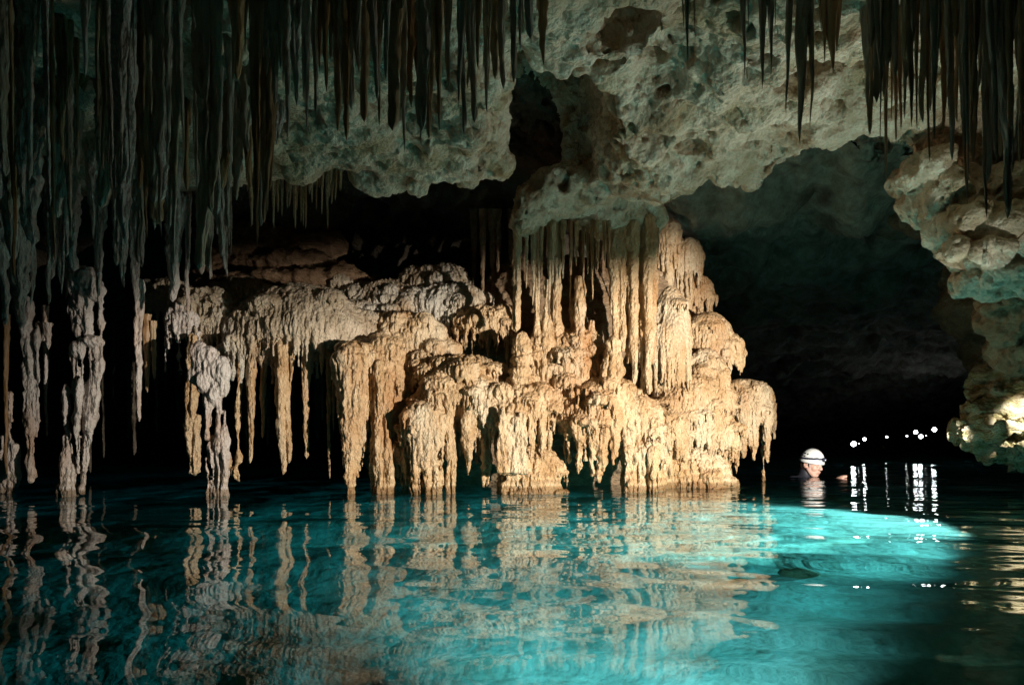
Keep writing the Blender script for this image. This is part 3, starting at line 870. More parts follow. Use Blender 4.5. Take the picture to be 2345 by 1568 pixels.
# those below the mounds of the formation
for (lab, u, v1, D, rp, v0, bl) in [
    ("two-stranded tan stalactite with pointed tip just above the dark water", 644, 1086, 4.87, 15, 770, 0.3),
    ("slim straight tan stalactite hanging beside the two-stranded one", 700, 1050, 4.88, 10, 770, 0.4),
    ("crooked thin tan stalactite under the mound's near edge", 574, 1060, 4.92, 10, 775, 0.3),
    ("short spearhead stalactite left of the crooked thin one", 549, 962, 5.0, 10, 775, 0.1),
    ("short rod stalactite between the crooked and two-stranded ones", 602, 1003, 4.97, 7, 775, 0.4),
    ("small needle stalactite beside the jellyfish-shaped bell", 764, 990, 4.95, 5, 790, 0.2),
    ("tiny bright stalactite tip low over the water under the bell's flank", 753, 1095, 5.0, 6, 780, 0.3),
    ("short pale pendant under the smooth mound", 668, 880, 4.87, 10, 770, 0.1),
    ("short pale pendant close beside the jellyfish-shaped bell", 738, 860, 4.9, 9, 770, 0.1),
    ("cone stalactite under the middle popcorn mound, tip clear of water", 1075, 1086, 4.76, 17, 900, 0.1),
    ("knobbed stalactite under the middle popcorn mound near the water columns", 1118, 1120, 4.78, 11, 920, 0.3),
    ("straight cylinder column standing in water in front of the middle mound", 1034, 1150, 4.74, 8, 890, 0.8),
]:
    icicle(lab, u, v1, D, rp, v0, None, M_FLOW, seed=int(u), blunt=bl, lumps=0.3)
icicle("second strand of the two-stranded tan stalactite, fused near its tip", 664, 1060, 4.88, 9, 770, None, M_FLOW, seed=664, blunt=0.5, lumps=0.25, lean=14)

# front stalactites of the columns' curtain
G = "thin drip stalactites at the head of the columns"
for (u, v1, rp, D) in [(1206, 660, 5, 4.85), (1221, 700, 6, 4.85), (1232, 720, 7, 4.95), (1258, 690, 6, 4.9), (1275, 740, 8, 4.95), (1306, 690, 5, 5.0), (1356, 686, 5, 4.85), (1368, 622, 5, 4.8),
                       (1384, 602, 5, 4.82), (1395, 612, 4, 4.8), (1240, 640, 4, 4.8), (1265, 650, 6, 4.85), (1290, 640, 5, 4.9), (1335, 660, 5, 4.95), (1345, 630, 4, 4.9), (1320, 610, 5, 4.9)]:
    icicle("thin tan drip stalactite at the head of the lit columns", u, v1, D, rp, 505, G, M_FLOW, seed=int(u), blunt=0.25)
icicle("isolated slim tan pillar joining roof rock to the formation", 1183, 760, 4.8, 9, 500, None, M_FLOW, seed=77, blunt=0.9, name="pillar", cat="column")
G = "dim back curtain stalactites behind the pillar"
BK = []
for k in range(18):
    BK.append(icicle("dim brown stalactite in the back curtain behind the pillar", 1085 + k * 20 + RNG.uniform(-6, 6), RNG.uniform(680, 760), 5.6 + RNG.uniform(0, .2), RNG.uniform(6, 10), 480, G, M_BROWN, seed=200 + k))
merge_stuff(BK, 'back_curtain', 'dim brown curtain of stalactites in the recess behind the slim pillar', 'stalactites')

# ------------------------------------------------------------------ left group, lit grey-tan
def cluster(label, parts, D, mat, lo, hi, seed=0, name="stalactite_cluster", amp=1.0, vs=0.008):
    """parts: ('c', u0,v0,r0,u1,v1,r1[,dy]) tapered strands or ('e', u,v,ru,rv[,dy]) knobs"""
    a = P(lo[0], lo[1], D); b = P(hi[0], hi[1], D)
    rng = random.Random(seed)
    vol = Vol(np.minimum(a, b) - np.array([.06, .28, .06]), np.maximum(a, b) + np.array([.06, .28, .06]), vs)
    for q in parts:
        if q[0] == 'c':
            dy = q[7] if len(q) > 7 else 0
            p0 = P(q[1], q[2], D); p1 = P(q[4], q[5], D)
            p0[1] += dy; p1[1] += dy
            n = 8
            pts = [p0 + (p1 - p0) * t + np.array([rng.gauss(0, .003), rng.gauss(0, .003), 0]) for t in np.linspace(0, 1, n)]
            rd = [(q[3] + (q[6] - q[3]) * t) / FOC * D * rng.uniform(.85, 1.15) for t in np.linspace(0, 1, n)]
            vol.chain(pts, [r_ * 0.8 for r_ in rd], 0.012)
            for m_ in range(4):
                a_ = -math.pi * (m_ + rng.random()) / 4
                i0, i1 = sorted((rng.randint(0, 3), rng.randint(4, n)))
                vol.chain([pts[i] + np.array([math.cos(a_), math.sin(a_), 0]) * rd[i] * 0.8 for i in range(i0, i1)], [rd[i] * rng.uniform(.25, .42) for i in range(i0, i1)], 0.006)
        else:
            dy = q[5] if len(q) > 5 else 0
            c = P(q[1], q[2], D); c[1] += dy
            vol.ell(c, np.array([q[3], q[3], q[4]]) / FOC * D, 0.02)
    org = P((lo[0] + hi[0]) / 2, min(lo[1], hi[1]), D)
    o = vol.mesh(name, mat, None, flow_disp(amp, seed), org)
    return tag(o, label, "stalactite")


cluster("fan-topped grey stalactite bundle whose strands converge to one tip at the water",
        [('e', 215, 782, 24, 16), ('e', 180, 800, 18, 22), ('e', 200, 640, 26, 26), ('e', 180, 655, 20, 30), ('e', 222, 665, 18, 26), ('e', 190, 690, 18, 24),
         ('c', 232, 780, 8, 190, 1125, 4), ('c', 222, 785, 8, 188, 1128, 4), ('c', 212, 790, 7, 192, 1080, 4), ('c', 196, 780, 7, 181, 1060, 4, -.03), ('c', 172, 800, 6, 180, 1080, 4),
         ('c', 166, 800, 5, 172, 880, 3), ('c', 182, 840, 7, 186, 1110, 4, .03), ('c', 178, 690, 10, 182, 800, 6), ('c', 198, 690, 9, 205, 790, 6), ('c', 233, 660, 7, 232, 770, 4), ('c', 205, 800, 8, 184, 1060, 5, .05)],
        4.5, M_GREY, (150, 1145), (250, 590), 3)
cluster("banded grey stub column rising from the water beside the fan-topped bundle",
        [('c', 150, 880, 4, 154, 1000, 6), ('c', 154, 1000, 9, 155, 1180, 12), ('c', 162, 1010, 6, 160, 1180, 10), ('e', 154, 1060, 12, 30), ('e', 154, 1120, 13, 25)], 4.5, M_GREY, (130, 1190), (180, 860), 4, name="stalagmite")
cluster("long rough grey stalactite split into twin strands near the frame edge",
        [('e', 62, 720, 10, 30), ('c', 62, 690, 9, 60, 800, 9), ('c', 58, 780, 12, 72, 1100, 5), ('c', 70, 780, 9, 76, 1090, 4), ('c', 66, 900, 12, 73, 1060, 7), ('c', 88, 740, 4, 84, 1000, 4)],
        4.5, M_GREY, (40, 1125), (105, 670), 5)
cluster("knobbly grey mass ending in a thick column that stands in the water",
        [('e', 455, 815, 18, 30), ('e', 480, 830, 20, 34), ('e', 505, 850, 20, 34), ('e', 470, 870, 22, 34), ('e', 512, 890, 14, 24), ('e', 490, 900, 20, 30), ('e', 450, 860, 14, 24),
         ('c', 478, 900, 14, 476, 1000, 5), ('c', 500, 900, 8, 500, 1190, 9), ('c', 514, 940, 6, 513, 1190, 8), ('c', 486, 1000, 5, 488, 1190, 7), ('c', 474, 1050, 3, 478, 1190, 7), ('c', 490, 1130, 8, 480, 1190, 12)],
        4.52, M_GREY, (425, 1200), (540, 770), 6, amp=1.0)
cluster("short twin-pronged tan stalactite stub over black water",
        [('c', 440, 770, 6, 434, 960, 8), ('c', 434, 955, 9, 441, 1080, 7), ('c', 451, 955, 7, 448, 1080, 6), ('c', 448, 770, 6, 443, 1000, 5), ('e', 440, 1080, 8, 5)], 4.85, M_FLOW, (415, 1095), (470, 760), 7)
cluster("rough hanging lump low over the water beside the thick standing column",
        [('c', 545, 830, 3, 546, 1040, 6), ('e', 546, 1050, 9, 16), ('e', 541, 1080, 10, 18), ('e', 548, 1092, 7, 14), ('c', 520, 1040, 3, 520, 1070, 3)], 4.75, M_FLOW, (515, 1115), (570, 820), 8, amp=1.1)
cluster("grey banded stalactite stubs at the water in the far corner",
        [('c', 8, 1000, 6, 8, 1120, 7), ('c', 26, 1010, 8, 24, 1130, 7), ('c', 36, 1020, 6, 38, 1110, 6), ('e', 18, 1080, 9, 20), ('c', 24, 900, 3, 24, 1010, 6)], 4.7, M_GREY, (-10, 1150), (55, 880), 9)
G = None
for (lab, u, v1, D, rp, v0, m) in [
    ("thin amber stalactite nearest the frame edge", 14, 1085, 4.45, 6, 720, M_AMBER),
    ("slim grey rod stalactite beside the twin-stranded one", 105, 1000, 4.6, 6, 700, M_GREY),
    ("short grey hanging tooth above the slim rod", 108, 800, 4.5, 9, 740, M_GREY),
    ("lone knotted stalactite ending halfway to the water", 318, 965, 4.7, 9, 640, M_GREY),
    ("amber stalactite strand beside the lone knotted one", 336, 898, 4.75, 8, 720, M_AMBER),
    ("second amber strand with frayed foot beside the knotted stalactite", 352, 870, 4.75, 7, 735, M_AMBER),
    ("long dark grey icicle with a pale lower half above the knotted stalactite", 312, 690, 4.2, 16, None, M_GREY),
    ("pale white-lit icicle in the gap above the knobbly mass", 480, 640, 4.3, 10, None, M_GREY),
    ("grey icicle left of the white-lit one", 458, 628, 4.4, 13, None, M_GREY),
    ("grey rough icicle above the grey knobbed mound", 400, 690, 4.4, 20, None, M_GREY),
    ("thick rough grey icicle above the fan-topped bundle", 160, 620, 4.3, 24, None, M_GREY),
    ("pinkish stub above the fan-topped bundle", 118, 640, 4.4, 15, None, M_GREY),
    ("dim thin drip between the rough icicles and the white-lit one", 430, 720, 4.45, 8, None, M_GREY),
]:
    icicle(lab, u, v1, D, rp, v0, None, m, seed=int(u) + 3, blunt=0.3, lumps=0.32)
# big grey masses at the frame's edge
icicle("massive grey curtain stalactite, the thickest of all, reaching far down", 52, 752, 3.6, 30, None, None, M_GREY, seed=5, blunt=0.25, lumps=0.35)
icicle("broad grey stalactite cut by the picture edge", 2, 745, 3.5, 22, None, None, M_GREY, seed=6, blunt=0.2, lumps=0.35)
icicle("bulging rough-skinned stalactite with pale knobbly flank in the dark curtain", 62, 560, 3.2, 34, None, None, M_GREY, seed=7, blunt=0.25, lumps=0.45)

# the dark left curtain
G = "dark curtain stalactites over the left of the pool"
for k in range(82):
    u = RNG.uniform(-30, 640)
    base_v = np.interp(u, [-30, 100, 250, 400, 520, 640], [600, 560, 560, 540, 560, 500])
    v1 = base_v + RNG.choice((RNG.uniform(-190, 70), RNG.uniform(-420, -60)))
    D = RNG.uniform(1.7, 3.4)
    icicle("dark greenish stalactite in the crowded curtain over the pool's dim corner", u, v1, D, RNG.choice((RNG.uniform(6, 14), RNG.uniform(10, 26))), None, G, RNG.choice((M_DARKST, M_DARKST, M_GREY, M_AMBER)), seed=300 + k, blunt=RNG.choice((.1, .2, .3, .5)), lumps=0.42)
for (lab, u, v1, D, rp) in [
    ("pair-leading long pointed stalactite, lowest tip near the dark roof gap", 495, 272, 2.2, 17), ("stepped slim stalactite beside the long pointed one", 466, 237, 2.2, 13),
    ("amber spike stalactite past the pair over the dark gap", 541, 192, 2.2, 10), ("short amber tooth beside the amber spike", 566, 118, 2.2, 8)]:
    icicle(lab, u, v1, D, rp, None, None, M_AMBER if 'amber' in lab else M_DARKST, seed=int(u), blunt=0.12, lumps=0.25)

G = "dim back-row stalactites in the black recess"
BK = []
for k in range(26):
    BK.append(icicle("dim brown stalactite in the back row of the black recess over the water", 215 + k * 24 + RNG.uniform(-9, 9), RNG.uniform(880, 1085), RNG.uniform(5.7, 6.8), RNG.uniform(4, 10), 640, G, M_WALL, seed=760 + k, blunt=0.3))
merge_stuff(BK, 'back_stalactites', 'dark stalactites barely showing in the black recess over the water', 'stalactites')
G = "grey icicles above the columns of the dim corner"
for k in range(26):
    u = RNG.uniform(-20, 520)
    icicle("rough grey icicle among those lit above the dim corner's columns", u, RNG.uniform(520, 730) - (40 if u > 300 else 0), RNG.uniform(3.7, 4.7), RNG.uniform(6, 15), None, G, M_GREY, seed=820 + k, blunt=0.2, lumps=0.35)
# fine comb over the shelf
G = "comb of fine stalactites over the brown shelf"
BK = []
for k in range(44):
    u = 560 + k * 5.2 + RNG.uniform(-3, 3)
    v1 = RNG.uniform(430, 525) if RNG.random() < .6 else RNG.uniform(400, 450)
    BK.append(icicle("fine straw stalactite in the comb above the brown shelf", u, v1, RNG.uniform(4.5, 5.0), RNG.uniform(3, 6.5), 360, G, M_FLOW, seed=400 + k, blunt=0.25))
merge_stuff(BK, "straw_stalactites", "comb of fine straw stalactites hanging above the brown shelf", "stalactites")

# front rank of brown icicles across the roof
G = "brown icicles in the front rank below the roof"
tips = [(632, 250), (655, 318), (678, 240), (700, 300), (722, 262), (742, 210), (768, 302), (786, 322), (800, 250), (818, 170), (836, 280), (852, 232), (872, 292), (893, 182), (905, 300), (921, 352),
        (938, 245), (955, 330), (968, 300), (986, 318), (1003, 300), (1024, 205), (1050, 310), (1062, 250), (1078, 280), (1096, 160), (1112, 262), (1130, 180), (1150, 205), (1176, 190), (1195, 120), (1240, 150), (615, 180), (590, 140), (1215, 90)]
for k, (u, v1) in enumerate(tips):
    icicle("brown tapering icicle in the front rank below the roof", u, v1, RNG.uniform(1.75, 2.4), RNG.uniform(8, 20), None, G, RNG.choice((M_AMBER, M_DARKST, M_DARKST)), seed=500 + k, blunt=RNG.choice((.1, .15, .3, .5)), lumps=0.42)

# right-hand roof
for (lab, u, v1, D, rp) in [
    ("dark double-tipped spike alone against the pale roof", 1567, 155, 1.9, 12),
    ("longest black needle stalactite pointing at the swimmer from the pale roof", 1841, 332, 2.1, 22),
    ("shorter needle fused beside the longest black one", 1851, 292, 2.1, 12),
    ("slim needle stalactite left of the longest black one", 1809, 268, 2.1, 10),
    ("blunt dark spike behind the slim needle", 1744, 205, 2.1, 16),
    ("thin dark spike nearest the pale roof's pitted hollow", 1703, 180, 2.1, 12),
    ("short dark spike between the blunt one and the slim needle", 1762, 182, 2.1, 10),
    ("thin double hair stalactite at the top of the pale roof", 1582, 110, 1.9, 5),
    ("amber flat fang stalactite where pale roof meets the dark curtain", 1905, 170, 2.3, 17),
    ("thin amber drip beside the flat fang", 1885, 150, 2.3, 9)]:
    icicle(lab, u, v1, D, rp, None, None, M_AMBER if 'amber' in lab else M_DARKST, seed=int(u), blunt=0.06, lumps=0.2)
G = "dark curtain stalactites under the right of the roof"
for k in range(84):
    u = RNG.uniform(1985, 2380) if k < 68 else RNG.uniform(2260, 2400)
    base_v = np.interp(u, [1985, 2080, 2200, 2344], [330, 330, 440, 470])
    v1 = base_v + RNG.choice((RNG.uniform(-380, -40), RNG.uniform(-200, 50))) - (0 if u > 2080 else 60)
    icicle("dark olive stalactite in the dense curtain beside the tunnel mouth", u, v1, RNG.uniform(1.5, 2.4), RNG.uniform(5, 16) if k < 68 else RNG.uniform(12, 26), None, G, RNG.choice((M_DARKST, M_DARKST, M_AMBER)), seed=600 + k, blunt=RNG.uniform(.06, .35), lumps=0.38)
for (lab, u, v1) in [("amber-brown thin stalactite dropping lowest in front of the tunnel wall", 2026, 415), ("amber thin stalactite beside the lowest one before the tunnel", 2044, 330), ("brown thin stalactite third along before the tunnel", 2062, 300)]:
    icicle(lab, u, v1, 2.4, 8, None, None, M_AMBER, seed=int(u), blunt=0.15)

# ------------------------------------------------------------------ hanging rocks
def ledge_disp(v, n):
    o = 0.075 * fbm(v * np.array([6, 6, 9]), 4, 35) + 0.018 * vnoise(v * np.array([7, 7, 38]), 36) + 0.012 * fbm(v * np.array([22, 22, 60]), 3, 37)
    return o - 0.07 * (1 - sstep(0.15, 0.42, worley(v * np.array([9, 9, 14]), 38, 0.6)))



def lumps(name, label, cat, items, vs, mat, disp, k=0.05, pits=()):
    pts = [P(u, v, D) for (u, v, hw, hh, D, dy) in items]
    rs = [np.array([hw / FOC * D, dy, hh / FOC * D]) for (u, v, hw, hh, D, dy) in items]
    lo = np.min([p - r for p, r in zip(pts, rs)], 0) - 0.12
    hi = np.max([p + r for p, r in zip(pts, rs)], 0) + 0.12
    vol = Vol(lo, hi, vs)
    for p, r in zip(pts, rs): vol.ell(p, r, k)
    for (u, v, D, r) in pits:
        vol.ell(P(u, v, D), np.array([r, r * 1.6, r]) / FOC * D, 0.02, sub=True)
    org = (lo + hi) / 2; org[2] = hi[2] - 0.12
    o = vol.mesh(name, mat, None, disp, org)
    return tag(o, label, cat)


lumps("hanging_rock", "pale pitted rock boss at the head of the lit columns", "rock",
      [(1215, 470, 52, 52, 4.75, .22), (1260, 450, 60, 50, 4.8, .3), (1330, 440, 80, 44, 4.85, .35), (1420, 430, 90, 44, 4.85, .35), (1500, 405, 80, 50, 4.75, .35), (1450, 480, 55, 40, 5.0, .25), (1400, 505, 80, 30, 5.05, .25), (1480, 510, 40, 36, 5.1, .25),
       (1200, 505, 34, 24, 4.72, .15), (1560, 380, 70, 40, 4.5, .3)], 0.011, M_CEIL, ceil_disp, 0.05,
      pits=((1290, 420, 4.5, 14), (1352, 478, 4.52, 16), (1262, 450, 4.5, 12), (1310, 475, 4.5, 20), (1420, 415, 4.5, 18)))
lumps("hanging_rock", "jagged pale rock rib behind the brown icicles, with a lobed tip", "rock",
      [(860, 395, 46, 34, 4.25, .16), (905, 375, 66, 40, 4.25, .25), (962, 400, 30, 44, 4.2, .12), (958, 432, 22, 16, 4.2, .10), (1030, 365, 70, 34, 4.2, .25), (1110, 375, 62, 32, 4.2, .22), (1155, 395, 24, 14, 4.2, .12),
       (1090, 310, 70, 50, 4.1, .25), (980, 310, 90, 50, 4.2, .3), (880, 330, 70, 40, 4.4, .3), (1130, 260, 30, 60, 3.8, .2)], 0.011, M_CEIL, ceil_disp, 0.04,
      pits=((930, 400, 4.0, 14), (1090, 400, 3.98, 14), (860, 335, 4.1, 34)))
lumps("rock_overhang", "warm-lit eroded rock overhang under the dense dark curtain", "rock",
      [(2190, 520, 46, 50, 3.5, .22), (2240, 540, 60, 44, 3.5, .3), (2300, 560, 70, 50, 3.5, .35), (2170, 575, 18, 24, 3.4, .12), (2230, 590, 40, 24, 3.4, .2), (2290, 625, 60, 36, 3.6, .3), (2340, 650, 70, 30, 3.6, .3), (2360, 560, 60, 80, 3.6, .4),
       (2140, 450, 40, 60, 3.6, .25), (2110, 390, 40, 40, 3.6, .25), (2240, 460, 90, 60, 3.7, .3)], 0.010, M_CEIL, ceil_disp, 0.035,
      pits=((2200, 555, 3.25, 22), (2270, 570, 3.2, 26), (2330, 590, 3.2, 22)))
lumps("rock_bulge", "dark brown rough rock bulge between the overhang and the glaring low ledge", "rock",
      [(2320, 720, 44, 50, 4.0, .3), (2345, 790, 44, 60, 4.1, .3), (2290, 690, 36, 34, 3.95, .2), (2360, 740, 50, 80, 4.1, .35), (2310, 760, 22, 30, 4.0, .15)], 0.010, M_BROWN, lambda v, n: 0.8 * ceil_disp(v, n), 0.03)
lumps("rock_buttress", "dim rounded buttress behind the overhang by the tunnel mouth", "rock",
      [(2060, 440, 90, 70, 6.2, .4), (2110, 480, 60, 60, 6.0, .3), (2120, 520, 34, 24, 5.9, .2), (2000, 400, 110, 60, 6.5, .5), (2260, 700, 90, 70, 6.0, .5), (2330, 780, 90, 120, 6.2, .5), (2240, 640, 60, 60, 6.0, .4)],
      0.022, M_BROWN, rock_disp(33, 0.06, 0.06, 5.0), 0.08)
lumps("rock_ledge", "low layered rock ledge over the water, glaringly lit by torch light", "rock",
      [(2310, 870, 60, 22, 5.0, .3), (2350, 850, 70, 22, 5.0, .35), (2290, 905, 52, 20, 4.95, .3), (2340, 915, 80, 20, 4.95, .35), (2270, 945, 52, 22, 4.9, .3), (2330, 950, 90, 24, 4.85, .35), (2255, 985, 50, 20, 4.85, .28), (2330, 985, 100, 20, 4.8, .33),
       (2290, 1015, 62, 16, 4.85, .28), (2340, 1020, 90, 16, 4.8, .3), (2300, 1045, 50, 12, 4.9, .22), (2350, 1050, 70, 12, 4.9, .25), (2420, 960, 100, 120, 5.0, .4), (2220, 972, 20, 12, 4.85, .12), (2246, 935, 16, 10, 4.9, .1)],
      0.008, M_LEDGE, ledge_disp, 0.012)

# ------------------------------------------------------------------ rocks on the bed
for k, (lab, x, y, s) in enumerate([("dark squarish stone lying on the lit pool bed", 1.17, 2.84, .075), ("small dark stone on the pool bed beside the squarish one", 0.90, 2.75, .03)]):
    c = np.array([x, y, bed_z(x, y) + s * 0.4])
    vol = Vol(c - 0.2, c + 0.2, 0.010)
    vol.ell(c, (s * 0.9, s, s * 1.3), 0.02); vol.ell(c + np.array([s * .5, .01, s * .5]), (s * .6, s * .8, s * .9), 0.02)
    tag(vol.mesh("submerged_rock", M_BROWN, None, rock_disp(80 + k, 0.012, 0.01, 14, 0.004), c), lab, "rock")

# ------------------------------------------------------------------ the swimmer
M_SKIN = plain("skin", (0.62, 0.36, 0.26), 0.5, 0.4, 0.15)
M_WHITE = plain("helmet_shell", (0.80, 0.79, 0.72), 0.3, 0.5, 0.08)
M_BLACK = plain("neoprene", (0.018, 0.018, 0.024), 0.55, 0.4, 0.3)
M_STRAP = plain("strap_webbing", (0.03, 0.03, 0.05), 0.5, 0.4, 0.2)
M_GSTRAP = plain("chin_strap_webbing", (0.35, 0.38, 0.40), 0.6, 0.3, 0.2)
M_HAIR = plain("dark_hair", (0.03, 0.018, 0.012), 0.6, 0.3, 0.3)
M_LIP = plain("lips", (0.50, 0.22, 0.18), 0.45, 0.4, 0.1)
M_METAL = plain("lamp_metal", (0.6, 0.6, 0.62), 0.25, 0.5, 0.1, 0.8)

hd = P(1857, 1060, 6.67)
SW = empty("person", (hd[0], hd[1], 0.0), "person neck-deep in the water wearing a white caving helmet and black wetsuit", "person")
yaw = math.radians(-57)                      # local +x (the face) turned towards the camera from picture-right
Rm = Matrix.Rotation(yaw, 3, 'Z') @ Matrix.Rotation(math.radians(13), 3, 'Y')
Rn = np.array(Rm)
hc = np.array([0, 0, hd[2]])                 # head centre in the person's frame


def head_xf(v):
    return np.asarray(v) @ Rn.T + hc


vol = Vol((-0.16, -0.14, -0.30), (0.16, 0.14, 0.16), 0.0042)
V3 = lambda *a: np.array(a, float)
vol.ell(V3(-0.005, 0, 0.03), (0.098, 0.076, 0.10), 0.02)
vol.ell(V3(0.028, 0, -0.03), (0.068, 0.062, 0.085), 0.02)
vol.ell(V3(0.045, 0, -0.082), (0.042, 0.044, 0.034), 0.03)
vol.ell(V3(0.070, 0, -0.103), (0.020, 0.022, 0.017), 0.02)
for s in (-1, 1):
    vol.cone(V3(0.02, s * 0.056, -0.05), V3(0.06, s * 0.025, -0.1), 0.02, 0.016, 0.02)     # jaw line
    vol.cone(V3(0.086, s * 0.012, 0.018), V3(0.070, s * 0.050, 0.016), 0.010, 0.010, 0.012)  # brow
    vol.ell(V3(0.066, s * 0.040, -0.034), (0.022, 0.02, 0.02), 0.02)                          # cheek
    vol.ell(V3(0.101, s * 0.032, -0.004), (0.016, 0.016, 0.011), 0.01, sub=True)              # socket
    vol.ell(V3(0.080, s * 0.031, -0.005), (0.013, 0.016, 0.010), 0.004)                       # closed lid
    vol.ell(V3(0.106, s * 0.011, -0.036), (0.010, 0.008, 0.008), 0.006)                       # nostril wing
    vol.ell(V3(-0.006, s * 0.080, -0.014), (0.022, 0.009, 0.034), 0.006)                      # ear
    vol.ell(V3(0.000, s * 0.091, -0.010), (0.012, 0.008, 0.018), 0.004, sub=True)
vol.cone(V3(0.092, 0, 0.008), V3(0.116, 0, -0.030), 0.009, 0.012, 0.012)
vol.cone(V3(0.096, -0.020, -0.066), V3(0.096, 0.020, -0.066), 0.006, 0.006, 0.006)
vol.cone(V3(0.095, -0.016, -0.077), V3(0.095, 0.016, -0.077), 0.007, 0.007, 0.006)
vol.cone(V3(-0.025, 0, -0.06), V3(-0.05, 0, -0.27), 0.047, 0.050, 0.03)
o = vol.mesh("body", M_SKIN, SW, lambda v, n: 0.0008 * fbm(v * 70, 2, 3))
co = np.empty(len(o.data.vertices) * 3, np.float32); o.data.vertices.foreach_get('co', co)
co = head_xf(co.reshape(-1, 3)); o.data.vertices.foreach_set('co', co.astype(np.float32).ravel()); o.data.update()


def part(name, v, f, mat, parent=SW, xf=True, smooth=True):
    v = np.asarray(v, float)
    if xf: v = head_xf(v)
    return mesh_obj(name, v, f, mat, parent, smooth)


def tube(pts, r, ns=8):
    pts = np.asarray(pts, float); n = len(pts)
    t = np.gradient(pts, axis=0); t /= np.linalg.norm(t, axis=1, keepdims=True) + 1e-9
    up = np.where(np.abs(t[:, 2:3]) > 0.9, np.array([[1, 0, 0]]), np.array([[0, 0, 1]]))
    a = np.cross(t, up); a /= np.linalg.norm(a, axis=1, keepdims=True); b = np.cross(t, a)
    r = np.broadcast_to(np.asarray(r, float), (n,)) if np.ndim(r) < 2 else r
    th = np.linspace(0, 2 * math.pi, ns, endpoint=False)
    v = np.concatenate([pts[i] + r[i] * (np.cos(th)[:, None] * a[i] + np.sin(th)[:, None] * b[i]) for i in range(n)])
    idx = np.arange(n * ns).reshape(n, ns); nx_ = np.roll(idx, -1, 1)
    f = np.stack([idx[:-1], nx_[:-1], nx_[1:], idx[1:]], -1).reshape(-1, 4)
    caps = np.concatenate([np.stack([idx[0, :-2][1::2] * 0 + idx[0, 0], idx[0, 1:-1][::2][:len(idx[0, :-2][1::2])], idx[0, 2:][::2][:len(idx[0, :-2][1::2])], idx[0, 2:][::2][:len(idx[0, :-2][1::2])]], -1)]) if False else None
    return v, f


# helmet shell: a dome with a flared rim and real thickness
rows, cols_ = 18, 36
vv = []
for shell in (0, 1):
    for i in range(rows + 1):
        e = math.pi / 2 * (1 - i / rows) if i <= rows - 3 else math.pi / 2 * (1 - i / rows)
        for j in range(cols_):
            a_ = 2 * math.pi * j / cols_
            k = 1.0 - 0.05 * shell
            flare = 1.0 + (0.05 * ((i - rows + 3) / 3) if i > rows - 3 else 0)
            lift = 0.014 * math.cos(a_) if i > rows - 6 else 0
            vv.append((0.002 + 0.118 * k * flare * math.cos(e) * math.cos(a_), 0.098 * k * flare * math.cos(e) * math.sin(a_), 0.038 + 0.108 * k * math.sin(e) - (0.030 * (i / rows) ** 3) + 0.006 * math.cos(a_) * (i / rows)))
n1 = (rows + 1) * cols_
ff = []
for sh in (0, 1):
    for i in range(rows):
        for j in range(cols_):
            a_ = sh * n1 + i * cols_ + j; b_ = sh * n1 + i * cols_ + (j + 1) % cols_
            q = (a_, a_ + cols_, b_ + cols_, b_)
            ff.append(q if sh == 0 else q[::-1])
for j in range(cols_):
    a_ = rows * cols_ + j; b_ = rows * cols_ + (j + 1) % cols_
    ff.append((a_, n1 + a_, n1 + b_, b_))
helmet = part("helmet", vv, np.array(ff), M_WHITE)


def on_shell(az, e, out=0.0):
    k = 1.0 + out / 0.1
    i = 1 - e / (math.pi / 2)
    return (0.002 + 0.118 * k * math.cos(e) * math.cos(az), 0.098 * k * math.cos(e) * math.sin(az), 0.038 + 0.108 * k * math.sin(e) - 0.030 * i ** 3 + 0.006 * math.cos(az) * i)


def disc(name, c, n_, r, mat, parent, depth=0.004, xf=True):
    c = np.asarray(c, float); n_ = np.asarray(n_, float) / np.linalg.norm(n_)
    v, f = tube([c - n_ * depth, c + n_ * depth * .4, c + n_ * depth * .5], [r, r, 0.0002], 10)
    return part(name, v, f, mat, parent, xf)


for az, e in [(-2.55, .62), (-2.25, .64), (-1.95, .62), (-1.62, .60), (-2.40, .42), (-2.12, .42), (-1.84, .40)]:
    p = on_shell(az, e, 0.0008)
    disc("vent_hole", p, np.array(p) - np.array([0, 0, 0.02]), 0.0075, M_BLACK, helmet)
# lamp strap round the shell, rising to the front
bv, bf = [], []
nb = 48
for j in range(nb):
    a_ = 2 * math.pi * j / nb
    e0 = 0.10 + 0.20 * (0.5 + 0.5 * math.cos(a_))
    for de, out in ((0, .0012), (0.13, .0012), (0.13, .0045), (0, .0045)):
        bv.append(on_shell(a_, e0 + de, out))
for j in range(nb):
    for k in range(4):
        a_ = j * 4 + k; b_ = j * 4 + (k + 1) % 4; c_ = ((j + 1) % nb) * 4 + (k + 1) % 4; d_ = ((j + 1) % nb) * 4 + k
        bf.append((a_, b_, c_, d_))
part("lamp_strap", bv, np.array(bf), M_STRAP, helmet)
# adjuster buckle and headlamp
p = np.array(on_shell(-0.9, 0.34, 0.006)); q = np.array(on_shell(-0.55, 0.38, 0.006))
v, f = tube([p, (p + q) / 2, q], [.009, .011, .009], 8); part("buckle", v, f, M_STRAP, helmet)
fr = np.array(on_shell(0, 0.33, 0.004))
v, f = tube([fr - (0.004, 0, 0), fr + (0.0, 0, 0), fr + (0.014, 0, 0), fr + (0.022, 0, 0.001), fr + (0.022, 0, 0.001)], [0.020, 0.022, 0.019, 0.015, 0.0003], 12)
lampo = part("headlamp", v, f, M_STRAP, helmet)
disc("lens", fr + (0.023, 0, .001), (1, 0, 0), 0.013, M_METAL, lampo)
